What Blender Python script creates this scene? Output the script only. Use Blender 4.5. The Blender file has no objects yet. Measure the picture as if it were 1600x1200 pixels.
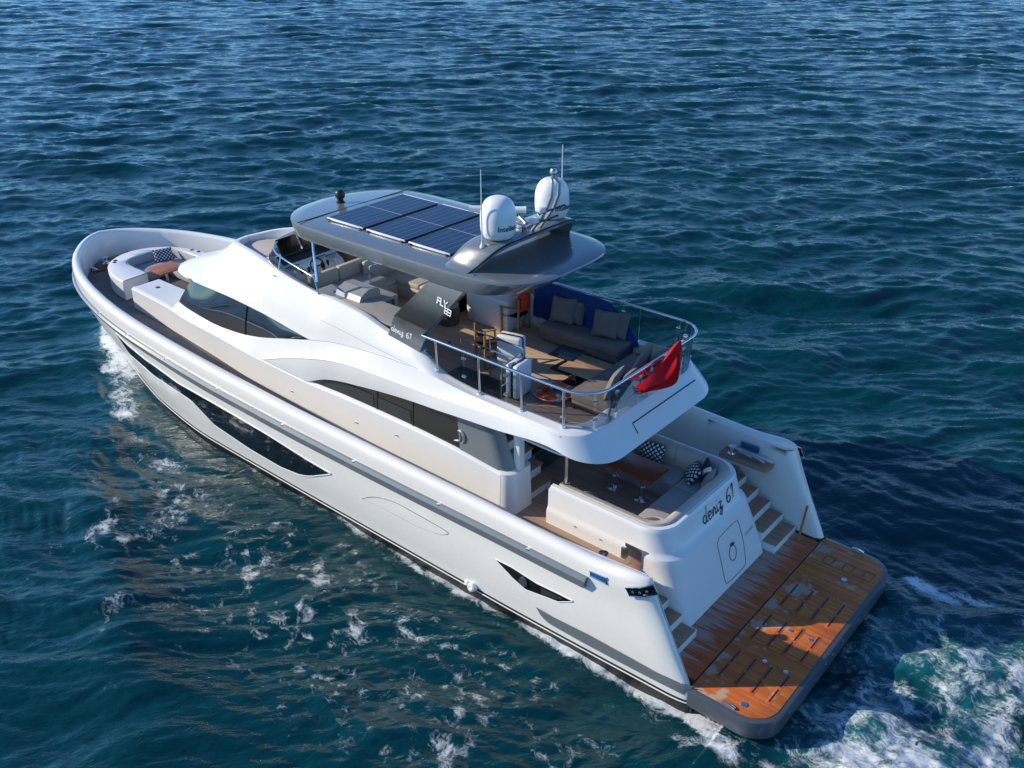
import bpy, bmesh, math, random
import numpy as np
from mathutils import Vector, Matrix
random.seed(7)
SC = bpy.context.scene
COL = SC.collection
R = math.radians
# ------------------------------------------------------------------ camera
CAM = (-5.658227, 13.721866, 12.65985); YAW = -0.869327; PIT = 0.483926; ROLL = -0.004504; FPX = 1470.881
_F = np.array([math.cos(PIT)*math.cos(YAW), math.cos(PIT)*math.sin(YAW), -math.sin(PIT)])
_R = np.array([math.sin(YAW), -math.cos(YAW), 0.0]); _U = np.cross(_R, _F)
_R, _U = _R*math.cos(ROLL)+_U*math.sin(ROLL), -_R*math.sin(ROLL)+_U*math.cos(ROLL)
cd = bpy.data.cameras.new('camera'); cam = bpy.data.objects.new('camera', cd); COL.objects.link(cam)
cd.sensor_width = 36.0; cd.lens = FPX/1600*36.0; cd.clip_end = 9000; cd.clip_start = 0.2
cam.matrix_world = Matrix(((_R[0], _U[0], -_F[0], CAM[0]), (_R[1], _U[1], -_F[1], CAM[1]), (_R[2], _U[2], -_F[2], CAM[2]), (0, 0, 0, 1)))
SC.camera = cam
# ------------------------------------------------------------------ sky, sun, exposure
SUN_AZ = R(32.5); SUN_EL = R(25.5)           # azimuth from +x (the bow) towards +y (port)
w = bpy.data.worlds.new("World"); SC.world = w; w.use_nodes = True
nt = w.node_tree; bg = nt.nodes['Background']
sky = nt.nodes.new('ShaderNodeTexSky'); sky.sky_type = 'NISHITA'; sky.sun_disc = False
sky.sun_elevation = SUN_EL; sky.sun_rotation = R(90)-SUN_AZ
sky.air_density = 1.0; sky.dust_density = 0.0; sky.ozone_density = 5.0
wb = nt.nodes.new('ShaderNodeMix'); wb.data_type = 'RGBA'; wb.blend_type = 'MULTIPLY'; wb.inputs[0].default_value = 1.0; wb.inputs[7].default_value = (0.77, 1.05, 1.28, 1)   # white balance of the picture: cool shade
nt.links.new(sky.outputs[0], wb.inputs[6]); nt.links.new(wb.outputs[2], bg.inputs[0]); bg.inputs[1].default_value = 0.15
sd = bpy.data.lights.new('sun', 'SUN'); sd.energy = 4.9; sd.angle = R(0.5); sd.color = (1.0, 0.895, 0.73)
sun = bpy.data.objects.new('sun', sd); COL.objects.link(sun)
_s = Vector((math.cos(SUN_EL)*math.cos(SUN_AZ), math.cos(SUN_EL)*math.sin(SUN_AZ), math.sin(SUN_EL)))
sun.rotation_euler = _s.to_track_quat('Z', 'Y').to_euler(); sun.location = (0, 0, 40)
SC.view_settings.view_transform = 'Standard'; SC.view_settings.look = 'None'
SC.view_settings.exposure = 0.04; SC.view_settings.gamma = 1.0

# ------------------------------------------------------------------ points of the place found from the survey of the picture
def _ray(u, v):
    d = _F*FPX + _R*(u-800) - _U*(v-600); return d/np.linalg.norm(d)
def AY(u, v, y):
    d = _ray(u, v); t = (y-CAM[1])/d[1]; return np.array(CAM)+d*t
def AZ(u, v, z):
    d = _ray(u, v); t = (z-CAM[2])/d[2]; return np.array(CAM)+d*t
def AX(u, v, x):
    d = _ray(u, v); t = (x-CAM[0])/d[0]; return np.array(CAM)+d*t

# ------------------------------------------------------------------ materials
MATS = {}
def _nodes(name):
    m = bpy.data.materials.new(name); m.use_nodes = True; MATS[name] = m
    t = m.node_tree; return m, t, t.nodes['Principled BSDF'], t.nodes.new, t.links.new
def mix_col(t, fac, a, b):
    n = t.nodes.new('ShaderNodeMix'); n.data_type = 'RGBA'
    if hasattr(fac, 'links') or not isinstance(fac, (int, float)): t.links.new(fac, n.inputs[0])
    else: n.inputs[0].default_value = fac
    for v, s in ((a, n.inputs[6]), (b, n.inputs[7])):
        if isinstance(v, tuple): s.default_value = (*v, 1)
        else: t.links.new(v, s)
    return n.outputs[2]
def math_n(t, op, a, b=None, c=None, clamp=False):
    n = t.nodes.new('ShaderNodeMath'); n.operation = op; n.use_clamp = clamp
    for i, v in enumerate((a, b, c)):
        if v is None: continue
        if isinstance(v, (int, float)): n.inputs[i].default_value = v
        else: t.links.new(v, n.inputs[i])
    return n.outputs[0]
def ramp(t, fac, lo, hi):
    n = t.nodes.new('ShaderNodeMapRange'); n.interpolation_type = 'SMOOTHSTEP'
    n.inputs[1].default_value = lo; n.inputs[2].default_value = hi; t.links.new(fac, n.inputs[0]); return n.outputs[0]
def noise(t, vec, scale, detail=3, rough=0.55, dist=0.0):
    n = t.nodes.new('ShaderNodeTexNoise'); n.inputs['Scale'].default_value = scale
    n.inputs['Detail'].default_value = detail; n.inputs['Roughness'].default_value = rough; n.inputs['Distortion'].default_value = dist
    if vec is not None: t.links.new(vec, n.inputs['Vector'])
    return n.outputs['Fac']
def coords(t, kind='Object'):
    return t.nodes.new('ShaderNodeTexCoord').outputs[kind]
def scaled(t, vec, s, rot=(0, 0, 0)):
    n = t.nodes.new('ShaderNodeMapping'); n.inputs['Scale'].default_value = s; n.inputs['Rotation'].default_value = rot
    t.links.new(vec, n.inputs['Vector']); return n.outputs[0]
def bump(t, bsdf, h, strength, dist):
    n = t.nodes.new('ShaderNodeBump'); n.inputs['Strength'].default_value = strength; n.inputs['Distance'].default_value = dist
    t.links.new(h, n.inputs['Height']); t.links.new(n.outputs[0], bsdf.inputs['Normal'])

def paint(name, col, rough=0.25, metal=0.0, coat=0.0, var=0.04, wob=0.0, spec=0.5):
    m, t, b, N, L = _nodes(name)
    v = coords(t); n1 = noise(t, v, 1.3, 4); n2 = noise(t, v, 14, 3)
    f = math_n(t, 'MULTIPLY', n1, n2)
    c = mix_col(t, ramp(t, f, 0.1, 0.45), tuple(x*(1-var) for x in col), tuple(min(1, x*(1+var)) for x in col))
    L(c, b.inputs['Base Color'])
    b.inputs['Metallic'].default_value = metal; b.inputs['Coat Weight'].default_value = coat; b.inputs['Coat Roughness'].default_value = 0.04
    b.inputs['Specular IOR Level'].default_value = spec
    r = N('ShaderNodeMapRange'); r.inputs[3].default_value = rough*0.85; r.inputs[4].default_value = rough*1.2; L(n2, r.inputs[0]); L(r.outputs[0], b.inputs['Roughness'])
    if wob: bump(t, b, noise(t, v, 1.1, 2), wob, 0.02)
    return m
paint('gelcoat', (0.79, 0.78, 0.755), 0.32, coat=0.25, var=0.015, wob=0.06, spec=0.35)
paint('gelcoat_hull', (0.85, 0.815, 0.755), 0.25, coat=0.45, var=0.02, wob=0.06)
paint('gelcoat_inner', (0.70, 0.69, 0.66), 0.45, var=0.03)
paint('graphite', (0.165, 0.185, 0.198), 0.38, metal=0.0, coat=0.5, var=0.05)
paint('hardtop_paint', (0.145, 0.165, 0.182), 0.25, metal=0.0, coat=0.8, var=0.05, wob=0.05)
paint('platform_edge', (0.07, 0.082, 0.095), 0.35, coat=0.4)
paint('boot_black', (0.006, 0.007, 0.009), 0.3, var=0.2)
paint('black_plastic', (0.012, 0.013, 0.015), 0.4, var=0.2)
paint('black_trim', (0.008, 0.008, 0.009), 0.25)
paint('white_plastic', (0.82, 0.83, 0.84), 0.3, var=0.01)
paint('steel', (0.72, 0.72, 0.73), 0.12, metal=1.0, var=0.05)
paint('dull_steel', (0.45, 0.45, 0.46), 0.3, metal=1.0, var=0.1)
paint('counter_grey', (0.36, 0.355, 0.345), 0.5, var=0.06)
paint('lid_grey', (0.42, 0.43, 0.44), 0.35, metal=0.4, var=0.05)
paint('groove', (0.02, 0.02, 0.022), 0.5)
paint('hull_line', (0.16, 0.165, 0.17), 0.5)
paint('navy_lettering', (0.01, 0.014, 0.035), 0.35)
paint('white_lettering', (0.8, 0.8, 0.8), 0.4)
paint('pale_lettering', (0.30, 0.36, 0.42), 0.4)
paint('orange_shell', (0.75, 0.085, 0.012), 0.45, var=0.08)
paint('reflective_tape', (0.42, 0.46, 0.47), 0.35, var=0.1)
paint('dark_table', (0.018, 0.024, 0.030), 0.28, var=0.1)
paint('red_leather', (0.14, 0.025, 0.012), 0.4, var=0.2)
paint('screen_glass', (0.003, 0.003, 0.004), 0.08)
paint('blue_panel', (0.02, 0.10, 0.22), 0.2)
paint('suitcase_shell', (0.74, 0.77, 0.80), 0.3, var=0.03)

def fabric(name, col, scale=260, var=0.12, rough=0.9, wob=0.35):
    m, t, b, N, L = _nodes(name)
    v = coords(t); n1 = noise(t, v, 3.0, 4); wv = noise(t, v, scale, 2)
    f = math_n(t, 'ADD', math_n(t, 'MULTIPLY', n1, 0.6), math_n(t, 'MULTIPLY', wv, 0.4))
    L(mix_col(t, ramp(t, f, 0.3, 0.7), tuple(x*(1-var) for x in col), tuple(min(1, x*(1+var)) for x in col)), b.inputs['Base Color'])
    b.inputs['Roughness'].default_value = rough; b.inputs['Specular IOR Level'].default_value = 0.2
    bump(t, b, noise(t, v, 7, 3), wob, 0.02)
    return m
fabric('cream_vinyl', (0.50, 0.45, 0.385), 180, 0.05, 0.6)
fabric('grey_vinyl', (0.40, 0.385, 0.37), 180, 0.05, 0.65)
fabric('sunpad', (0.52, 0.45, 0.39), 180, 0.05, 0.7)
fabric('charcoal_fabric', (0.185, 0.155, 0.14), 300, 0.18)
fabric('cushion_grey', (0.20, 0.185, 0.17), 300, 0.15)
fabric('blue_canvas', (0.010, 0.040, 0.17), 200, 0.15, 0.75, 0.8)
fabric('navy_fabric', (0.012, 0.02, 0.06), 200, 0.15)
fabric('red_flag', (0.62, 0.006, 0.014), 400, 0.06, 0.7)
fabric('white_flag', (0.8, 0.78, 0.76), 400, 0.03, 0.7)
fabric('black_canvas', (0.012, 0.012, 0.014), 200, 0.2)
fabric('red_vest', (0.60, 0.05, 0.015), 120, 0.2)
fabric('taupe_fabric', (0.36, 0.32, 0.27), 120, 0.25)
fabric('wicker', (0.13, 0.10, 0.075), 60, 0.5, 0.7, 1.0)

def diamond(name, dark, light, s):
    m, t, b, N, L = _nodes(name)
    v = coords(t); mp = scaled(t, v, (s, s, s), (0, 0, R(45)))
    c = N('ShaderNodeSeparateXYZ'); L(mp, c.inputs[0])
    fx = math_n(t, 'ABSOLUTE', math_n(t, 'SUBTRACT', math_n(t, 'FRACT', c.outputs[0]), 0.5))
    fy = math_n(t, 'ABSOLUTE', math_n(t, 'SUBTRACT', math_n(t, 'FRACT', c.outputs[1]), 0.5))
    f = ramp(t, math_n(t, 'MAXIMUM', fx, fy), 0.285, 0.325)
    L(mix_col(t, f, light, dark), b.inputs['Base Color']); b.inputs['Roughness'].default_value = 0.85
    bump(t, b, noise(t, v, 14, 3), 0.3, 0.02)
diamond('diamond_cloth', (0.012, 0.016, 0.045), (0.72, 0.72, 0.70), 13.0)

def striped(name, a, b_, s, axis=0, duty=0.5):
    m, t, b, N, L = _nodes(name)
    v = coords(t); c = N('ShaderNodeSeparateXYZ'); L(scaled(t, v, (s, s, s), (0, 0, R(38))), c.inputs[0])
    f = ramp(t, math_n(t, 'FRACT', c.outputs[axis]), duty-0.03, duty+0.03)
    L(mix_col(t, f, a, b_), b.inputs['Base Color']); b.inputs['Roughness'].default_value = 0.85
striped('striped_cloth', (0.75, 0.75, 0.74), (0.014, 0.018, 0.055), 2.6, 0, 0.24)
striped('zigzag_cloth', (0.66, 0.63, 0.58), (0.16, 0.14, 0.12), 5.0, 1, 0.4)

def teak(name, a, b_, seam, pitch, axis=1, rough=0.6, streak=None, spec=0.2):
    """planks run along the other axis; seams every pitch metres across `axis`"""
    m, t, b, N, L = _nodes(name)
    v = coords(t); c = N('ShaderNodeSeparateXYZ'); L(v, c.inputs[0])
    q = math_n(t, 'DIVIDE', c.outputs[axis], pitch)
    cell = math_n(t, 'FLOOR', q); fr = math_n(t, 'FRACT', q)
    st = (0.7, 9, 1) if axis == 1 else (9, 0.7, 1)
    gr = noise(t, scaled(t, v, (st[0]*2, st[1]*2, 1)), 3.0, 5, 0.6)
    wn = N('ShaderNodeTexWhiteNoise'); wn.noise_dimensions = '1D'; L(cell, wn.inputs['W'])
    f = math_n(t, 'ADD', math_n(t, 'MULTIPLY', gr, 0.7), math_n(t, 'MULTIPLY', wn.outputs['Value'], 0.45))
    col = mix_col(t, ramp(t, f, 0.25, 0.85), a, b_)
    big = noise(t, v, 0.9, 4, 0.6)
    col = mix_col(t, math_n(t, 'MULTIPLY', ramp(t, big, 0.4, 0.7), 0.35), col, tuple(x*0.62 for x in a))
    if streak: col = streak(t, v, c, col)
    edge = math_n(t, 'ABSOLUTE', math_n(t, 'SUBTRACT', fr, 0.5))
    sm = ramp(t, edge, 0.455, 0.485)
    col = mix_col(t, math_n(t, 'MULTIPLY', sm, 0.85), col, seam)
    L(col, b.inputs['Base Color']); b.inputs['Specular IOR Level'].default_value = spec
    rr = N('ShaderNodeMapRange'); rr.inputs[3].default_value = rough*0.7; rr.inputs[4].default_value = rough*1.25; L(big, rr.inputs[0]); L(rr.outputs[0], b.inputs['Roughness'])
    bump(t, b, math_n(t, 'SUBTRACT', gr, math_n(t, 'MULTIPLY', sm, 1.5)), 0.25, 0.004)
    return m
teak('deck_teak', (0.37, 0.245, 0.18), (0.49, 0.335, 0.25), (0.05, 0.04, 0.035), 0.062)
teak('side_teak', (0.115, 0.112, 0.110), (0.16, 0.157, 0.153), (0.045, 0.04, 0.038), 0.062)
teak('fly_teak', (0.52, 0.37, 0.255), (0.66, 0.49, 0.36), (0.28, 0.19, 0.13), 0.062)
def salt(t, v, c, col):
    # dried salt where the spray runs off: tongues from the transom side and patches round the chocks
    tongue = noise(t, scaled(t, v, (0.55, 7.0, 1)), 1.6, 4, 0.6)
    ax = ramp(t, c.outputs[0], -0.62, 0.35)
    k = ramp(t, math_n(t, 'ADD', math_n(t, 'MULTIPLY', ax, 0.62), math_n(t, 'MULTIPLY', math_n(t, 'SUBTRACT', tongue, 0.5), 1.5)), 0.36, 0.66)
    fibre = noise(t, scaled(t, v, (3.0, 60, 1)), 1.5, 3)
    k = math_n(t, 'MULTIPLY', k, math_n(t, 'ADD', 0.45, math_n(t, 'MULTIPLY', fibre, 0.65)))
    return mix_col(t, math_n(t, 'MULTIPLY', k, 0.85, clamp=True), col, (0.46, 0.37, 0.32))
teak('platform_teak_fixed', (0.46, 0.090, 0.025), (0.60, 0.145, 0.045), (0.08, 0.025, 0.01), 0.05, 1, 0.55, salt)
def dry(t, v, c, col):
    n1 = noise(t, v, 2.2, 4, 0.6); near = ramp(t, c.outputs[0], -1.2, -0.35)
    k = ramp(t, math_n(t, 'ADD', n1, math_n(t, 'MULTIPLY', near, 0.10)), 0.60, 0.68)
    return mix_col(t, math_n(t, 'MULTIPLY', k, 0.75), col, (0.46, 0.36, 0.28))
teak('platform_teak', (0.50, 0.112, 0.024), (0.68, 0.200, 0.050), (0.12, 0.035, 0.012), 0.05, 1, 0.5, dry)
teak('slot_teak', (0.46, 0.088, 0.019), (0.62, 0.15, 0.036), (0.09, 0.03, 0.01), 0.05, 0, 0.5, dry)
teak('table_teak', (0.22, 0.050, 0.014), (0.32, 0.085, 0.024), (0.12, 0.03, 0.012), 0.11, 1, 0.22, None, 0.45)
teak('table_teak_pale', (0.33, 0.115, 0.05), (0.44, 0.17, 0.08), (0.10, 0.04, 0.02), 0.10, 0, 0.4)
teak('wood_top', (0.34, 0.19, 0.10), (0.46, 0.27, 0.145), (0.30, 0.17, 0.09), 0.14, 1, 0.4)
teak('chair_wood', (0.42, 0.20, 0.055), (0.55, 0.28, 0.085), (0.42, 0.2, 0.06), 0.2, 1, 0.4)
teak('tread_teak', (0.36, 0.19, 0.12), (0.48, 0.27, 0.18), (0.10, 0.07, 0.05), 0.055, 1, 0.6)

def glass_dark(name, col=(0.010, 0.011, 0.012), rough=0.008, tint=None):
    m, t, b, N, L = _nodes(name)
    b.inputs['Base Color'].default_value = (*col, 1); b.inputs['Roughness'].default_value = rough
    b.inputs['IOR'].default_value = 1.75; b.inputs['Specular IOR Level'].default_value = 0.6
    v = coords(t); bump(t, b, noise(t, v, 0.8, 1), 0.05, 0.03)
    return m
glass_dark('window_glass'); glass_dark('window_glass_blue', (0.02, 0.035, 0.035))
paint('window_interior', (0.032, 0.038, 0.038), 0.35, var=0.1)
def rail_glass():
    m, t, b, N, L = _nodes('smoked_glass')
    out = t.nodes['Material Output']; t.nodes.remove(b)
    tr = N('ShaderNodeBsdfTransparent'); tr.inputs[0].default_value = (0.64, 0.67, 0.68, 1)
    gl = N('ShaderNodeBsdfGlossy'); gl.inputs['Roughness'].default_value = 0.02; gl.inputs[0].default_value = (0.9, 0.9, 0.9, 1)
    fr = N('ShaderNodeFresnel'); fr.inputs[0].default_value = 1.22
    mx = N('ShaderNodeMixShader'); L(math_n(t, 'MULTIPLY', fr.outputs[0], 0.55), mx.inputs[0]); L(tr.outputs[0], mx.inputs[1]); L(gl.outputs[0], mx.inputs[2]); L(mx.outputs[0], out.inputs[0])
rail_glass()
def solar():
    m, t, b, N, L = _nodes('solar_cells')
    v = coords(t); c = N('ShaderNodeSeparateXYZ'); L(v, c.inputs[0])
    fx = math_n(t, 'ABSOLUTE', math_n(t, 'SUBTRACT', math_n(t, 'FRACT', math_n(t, 'DIVIDE', c.outputs[0], 0.185)), 0.5))
    fy = math_n(t, 'ABSOLUTE', math_n(t, 'SUBTRACT', math_n(t, 'FRACT', math_n(t, 'DIVIDE', c.outputs[1], 0.094)), 0.5))
    e = ramp(t, math_n(t, 'MAXIMUM', math_n(t, 'SUBTRACT', fx, 0.012), math_n(t, 'SUBTRACT', fy, 0.03)), 0.44, 0.47)
    bb = ramp(t, math_n(t, 'ABSOLUTE', math_n(t, 'SUBTRACT', math_n(t, 'FRACT', math_n(t, 'DIVIDE', c.outputs[0], 0.037)), 0.5)), 0.42, 0.48)
    n = noise(t, v, 2.0, 3)
    base = mix_col(t, n, (0.003, 0.009, 0.032), (0.006, 0.017, 0.055))
    base = mix_col(t, math_n(t, 'MULTIPLY', bb, 0.18), base, (0.2, 0.25, 0.32))
    mid = math_n(t, 'LESS_THAN', math_n(t, 'ABSOLUTE', c.outputs[1]), 0.012)
    base = mix_col(t, math_n(t, 'MULTIPLY', e, 0.9), base, (0.16, 0.20, 0.26))
    L(mix_col(t, math_n(t, 'MULTIPLY', mid, 0.6), base, (0.55, 0.58, 0.6)), b.inputs['Base Color'])
    b.inputs['Roughness'].default_value = 0.09; b.inputs['Specular IOR Level'].default_value = 0.4
solar()

# ------------------------------------------------------------------ mesh helpers
class MB:
    def __init__(s): s.v = []; s.f = []; s.m = []
    def add(s, vs, fs, mi=0):
        o = len(s.v); s.v.extend([tuple(map(float, p)) for p in vs]); s.f.extend([tuple(i+o for i in f) for f in fs]); s.m.extend([mi]*len(fs)); return s
    def box(s, lo, hi, mi=0, bev=0.0, seg=2, mat=None):
        bm = bmesh.new(); bmesh.ops.create_cube(bm, size=1.0)
        c = [(lo[i]+hi[i])/2 for i in range(3)]; d = [abs(hi[i]-lo[i]) for i in range(3)]
        for v in bm.verts: v.co = Vector((v.co.x*d[0], v.co.y*d[1], v.co.z*d[2]))
        if bev: bmesh.ops.bevel(bm, geom=bm.edges[:], offset=min(bev, min(d)*0.49), segments=seg, profile=0.5, affect='EDGES')
        M = Matrix.Translation(c) if mat is None else mat @ Matrix.Translation(c)
        return s.bm(bm, M, mi)
    def bm(s, bm, M=None, mi=0):
        bm.verts.index_update()
        vs = [(M @ v.co if M is not None else v.co)[:] for v in bm.verts]; fs = [[v.index for v in f.verts] for f in bm.faces]; bm.free()
        return s.add(vs, fs, mi)
    def tube(s, pts, r, mi=0, n=8, closed=False, cap=True, squash=None):
        P = [Vector(map(float, p)) for p in pts]; m = len(P); rings = []
        rr = r if isinstance(r, (list, tuple)) else [r]*m
        up = None
        for i in range(m):
            a = P[(i-1) % m] if (closed or i > 0) else P[i]; b = P[(i+1) % m] if (closed or i < m-1) else P[i]
            t = (b-a).normalized()
            if up is None: up = Vector((0, 0, 1)) if abs(t.z) < 0.95 else Vector((1, 0, 0))
            sx = t.cross(up)
            if sx.length < 1e-5: sx = t.cross(Vector((0.3, 1, 0.2)))
            sx.normalize(); up = sx.cross(t).normalized()
            rings.append([P[i]+(sx*math.cos(2*math.pi*k/n)+up*math.sin(2*math.pi*k/n)*(squash or 1))*rr[i] for k in range(n)])
        vs = [p for ring in rings for p in ring]; fs = []
        for i in range(m if closed else m-1):
            j = (i+1) % m
            for k in range(n): fs.append((i*n+k, i*n+(k+1) % n, j*n+(k+1) % n, j*n+k))
        if cap and not closed: fs.append(tuple(range(n))[::-1]); fs.append(tuple((m-1)*n+k for k in range(n)))
        return s.add(vs, fs, mi)
    def lathe(s, prof, c=(0, 0, 0), mi=0, n=24, M=None):
        vs = []; fs = []
        for (r, z) in prof:
            for k in range(n):
                a = 2*math.pi*k/n; p = Vector((r*math.cos(a), r*math.sin(a), z))
                if M is not None: p = M @ p
                vs.append(tuple(p+Vector(c)))
        for i in range(len(prof)-1):
            for k in range(n): fs.append((i*n+k, i*n+(k+1) % n, (i+1)*n+(k+1) % n, (i+1)*n+k))
        fs.append(tuple(range(n))[::-1]); fs.append(tuple((len(prof)-1)*n+k for k in range(n)))
        return s.add(vs, fs, mi)
    def prism(s, poly, z0, z1, mi=0, bev=0.0, M=None, seg=2):
        bm = bmesh.new(); lo = [bm.verts.new((float(p[0]), float(p[1]), z0)) for p in poly]; hi = [bm.verts.new((float(p[0]), float(p[1]), z1)) for p in poly]
        n = len(poly); bm.faces.new(lo[::-1]); top = bm.faces.new(hi)
        for i in range(n): bm.faces.new((lo[i], lo[(i+1) % n], hi[(i+1) % n], hi[i]))
        bmesh.ops.recalc_face_normals(bm, faces=bm.faces[:])
        if bev: bmesh.ops.bevel(bm, geom=list(top.edges), offset=bev, segments=seg, profile=0.5, affect='EDGES')
        return s.bm(bm, M, mi)
    def loft(s, rows, mi=0, closed=False, flip=False):
        n = len(rows[0]); vs = [p for r in rows for p in r]; fs = []
        for i in range(len(rows)-1):
            for k in range(n if closed else n-1):
                k2 = (k+1) % n; q = (i*n+k, i*n+k2, (i+1)*n+k2, (i+1)*n+k); fs.append(q[::-1] if flip else q)
        return s.add(vs, fs, mi)
    def mirror(s):
        n = len(s.v); s.v += [(x, -y, z) for (x, y, z) in s.v]; f0 = list(s.f); m0 = list(s.m)
        s.f += [tuple(i+n for i in f)[::-1] for f in f0]; s.m += m0; return s
    def build(s, name, mats, parent=None, angle=40, merge=1e-4, recalc=True, loc=None):
        if isinstance(mats, str): mats = [mats]
        me = bpy.data.meshes.new(name); me.from_pydata(s.v, [], s.f)
        for m in mats: me.materials.append(MATS[m])
        me.polygons.foreach_set('material_index', s.m)
        bm = bmesh.new(); bm.from_mesh(me)
        if merge: bmesh.ops.remove_doubles(bm, verts=bm.verts[:], dist=merge)
        bmesh.ops.dissolve_degenerate(bm, edges=bm.edges[:], dist=1e-5)
        if recalc: bmesh.ops.recalc_face_normals(bm, faces=bm.faces[:])
        bm.to_mesh(me); bm.free()
        me.polygons.foreach_set('use_smooth', [True]*len(me.polygons)); me.set_sharp_from_angle(angle=R(angle))
        me.update(); o = bpy.data.objects.new(name, me); COL.objects.link(o)
        if parent is not None: o.parent = parent
        if loc is not None: o.location = loc
        return o
def empty(name, label, cat, loc=(0, 0, 0), rz=0.0, group=None):
    o = bpy.data.objects.new(name, None); COL.objects.link(o); o.location = loc; o.rotation_euler = (0, 0, rz)
    o.empty_display_size = 0.2; return tag(o, label, cat, group)
def tag(o, label, cat, group=None):
    o['label'] = label; o['category'] = cat
    if group: o['group'] = group
    return o
def dup(root, loc, rz, label, group=None):
    r = root.copy(); COL.objects.link(r); r.location = loc; r.rotation_euler = (0, 0, rz); r['label'] = label
    if group: r['group'] = group
    for ch in list(root.children):
        c = ch.copy(); COL.objects.link(c); c.parent = r
        for g in list(ch.children):
            d = g.copy(); COL.objects.link(d); d.parent = c
    return r
def resample(P, n):
    P = np.asarray(P, float); d = np.r_[0, np.cumsum(np.linalg.norm(np.diff(P, axis=0), axis=1))]
    t = np.linspace(0, d[-1], n); return np.stack([np.interp(t, d, P[:, i]) for i in range(P.shape[1])], 1)
def spline(P, n):
    """Catmull-Rom through P, n samples per span"""
    P = np.asarray(P, float); Q = np.vstack([2*P[0]-P[1], P, 2*P[-1]-P[-2]]); out = []
    for i in range(1, len(Q)-2):
        for k in range(n):
            t = k/n; a, b, c, d = Q[i-1], Q[i], Q[i+1], Q[i+2]
            out.append(0.5*((2*b)+(-a+c)*t+(2*a-5*b+4*c-d)*t*t+(-a+3*b-3*c+d)*t**3))
    out.append(P[-1]); return np.array(out)
def smooth(a, b, x):
    t = np.clip((np.asarray(x, float)-a)/(b-a), 0, 1); return t*t*(3-2*t)
def tab(xs, ys):
    """smooth (pchip-like) table lookup"""
    xs = np.array(xs, float); ys = np.array(ys, float); h = np.diff(xs); dl = np.diff(ys)/h
    m = np.zeros_like(ys); m[0] = dl[0]; m[-1] = dl[-1]
    for i in range(1, len(xs)-1):
        if dl[i-1]*dl[i] > 0: w1 = 2*h[i]+h[i-1]; w2 = h[i]+2*h[i-1]; m[i] = (w1+w2)/(w1/dl[i-1]+w2/dl[i])
    def f(x):
        x = np.clip(np.asarray(x, float), xs[0], xs[-1]); i = np.clip(np.searchsorted(xs, x, side='right')-1, 0, len(xs)-2)
        t = (x-xs[i])/h[i]; return ((1+2*t)*(1-t)**2*ys[i]+t*(1-t)**2*h[i]*m[i]+t*t*(3-2*t)*ys[i+1]+t*t*(t-1)*h[i]*m[i+1])
    return f
def rrect(x0, y0, x1, y1, r, n=6):
    pts = []
    for cx, cy, a0 in ((x1-r, y1-r, 0), (x0+r, y1-r, 90), (x0+r, y0+r, 180), (x1-r, y0+r, 270)):
        for k in range(n+1):
            a = R(a0+90*k/n); pts.append((cx+r*math.cos(a), cy+r*math.sin(a)))
    return pts
# strokes for lettering: each glyph is a list of polylines in a unit cell (x right, y up)
GLYPH = {
 'd': [[(.42, .5), (.25, .62), (.06, .45), (.05, .2), (.2, .05), (.38, .2), (.6, 1.25)], [(.42, .5), (.36, .2), (.48, .04), (.6, .1)]],
 'e': [[(.02, .28), (.35, .38), (.36, .55), (.2, .62), (.05, .4), (.06, .14), (.22, .03), (.48, .14)]],
 'n': [[(.02, .6), (.06, .02), (.16, .42), (.32, .6), (.38, .45), (.36, .1), (.46, .04), (.56, .12)]],
 'i': [[(.06, .58), (.04, .14), (.12, .03), (.26, .12)], [(.1, .86), (.14, .9)]],
 'z': [[(.0, .52), (.18, .6), (.36, .55), (.2, .3), (.08, .1), (.3, .12), (.34, -.1), (.16, -.38), (.0, -.3), (.2, -.05), (.5, .14)]],
 '6': [[(.5, 1.1), (.22, .85), (.05, .4), (.1, .08), (.3, .0), (.46, .18), (.42, .42), (.22, .48), (.08, .3)]],
 '1': [[(.02, .78), (.3, 1.12), (.16, .0)]],
 'F': [[(0, 0), (0, 1), (.7, 1)], [(0, .5), (.55, .5)]], 'L': [[(0, 1), (0, 0), (.6, 0)]], 'Y': [[(0, 1), (.38, .5), (.76, 1)], [(.38, .5), (.38, 0)]],
 '8': [[(0, 0), (.7, 0), (.7, 1), (0, 1), (0, 0)], [(0, .5), (.7, .5)]], '3': [[(0, 1), (.7, 1), (.7, 0), (0, 0)], [(.15, .5), (.7, .5)]],
 'I': [[(0, 0), (0, 1)]], 'S': [[(.7, 1), (0, 1), (0, .5), (.7, .5), (.7, 0), (0, 0)]], 'T': [[(0, 1), (.7, 1)], [(.35, 1), (.35, 0)]],
 'A': [[(0, 0), (.35, 1), (.7, 0)], [(.15, .4), (.55, .4)]], 'N': [[(0, 0), (0, 1), (.7, 0), (.7, 1)]], 'B': [[(0, 0), (0, 1), (.6, 1), (.6, .55), (0, .5), (.7, .45), (.7, 0), (0, 0)]],
 'U': [[(0, 1), (0, 0), (.7, 0), (.7, 1)]],
}
ADV = {'d': .62, 'e': .5, 'n': .56, 'i': .27, 'z': .55, '6': .62, '1': .4, 'F': .85, 'L': .75, 'Y': .6, '8': .85, '3': .85, 'I': .3, 'S': .95, 'T': .9, 'A': .9, 'N': .95, 'B': .95, 'U': .95, ' ': .42}
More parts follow.
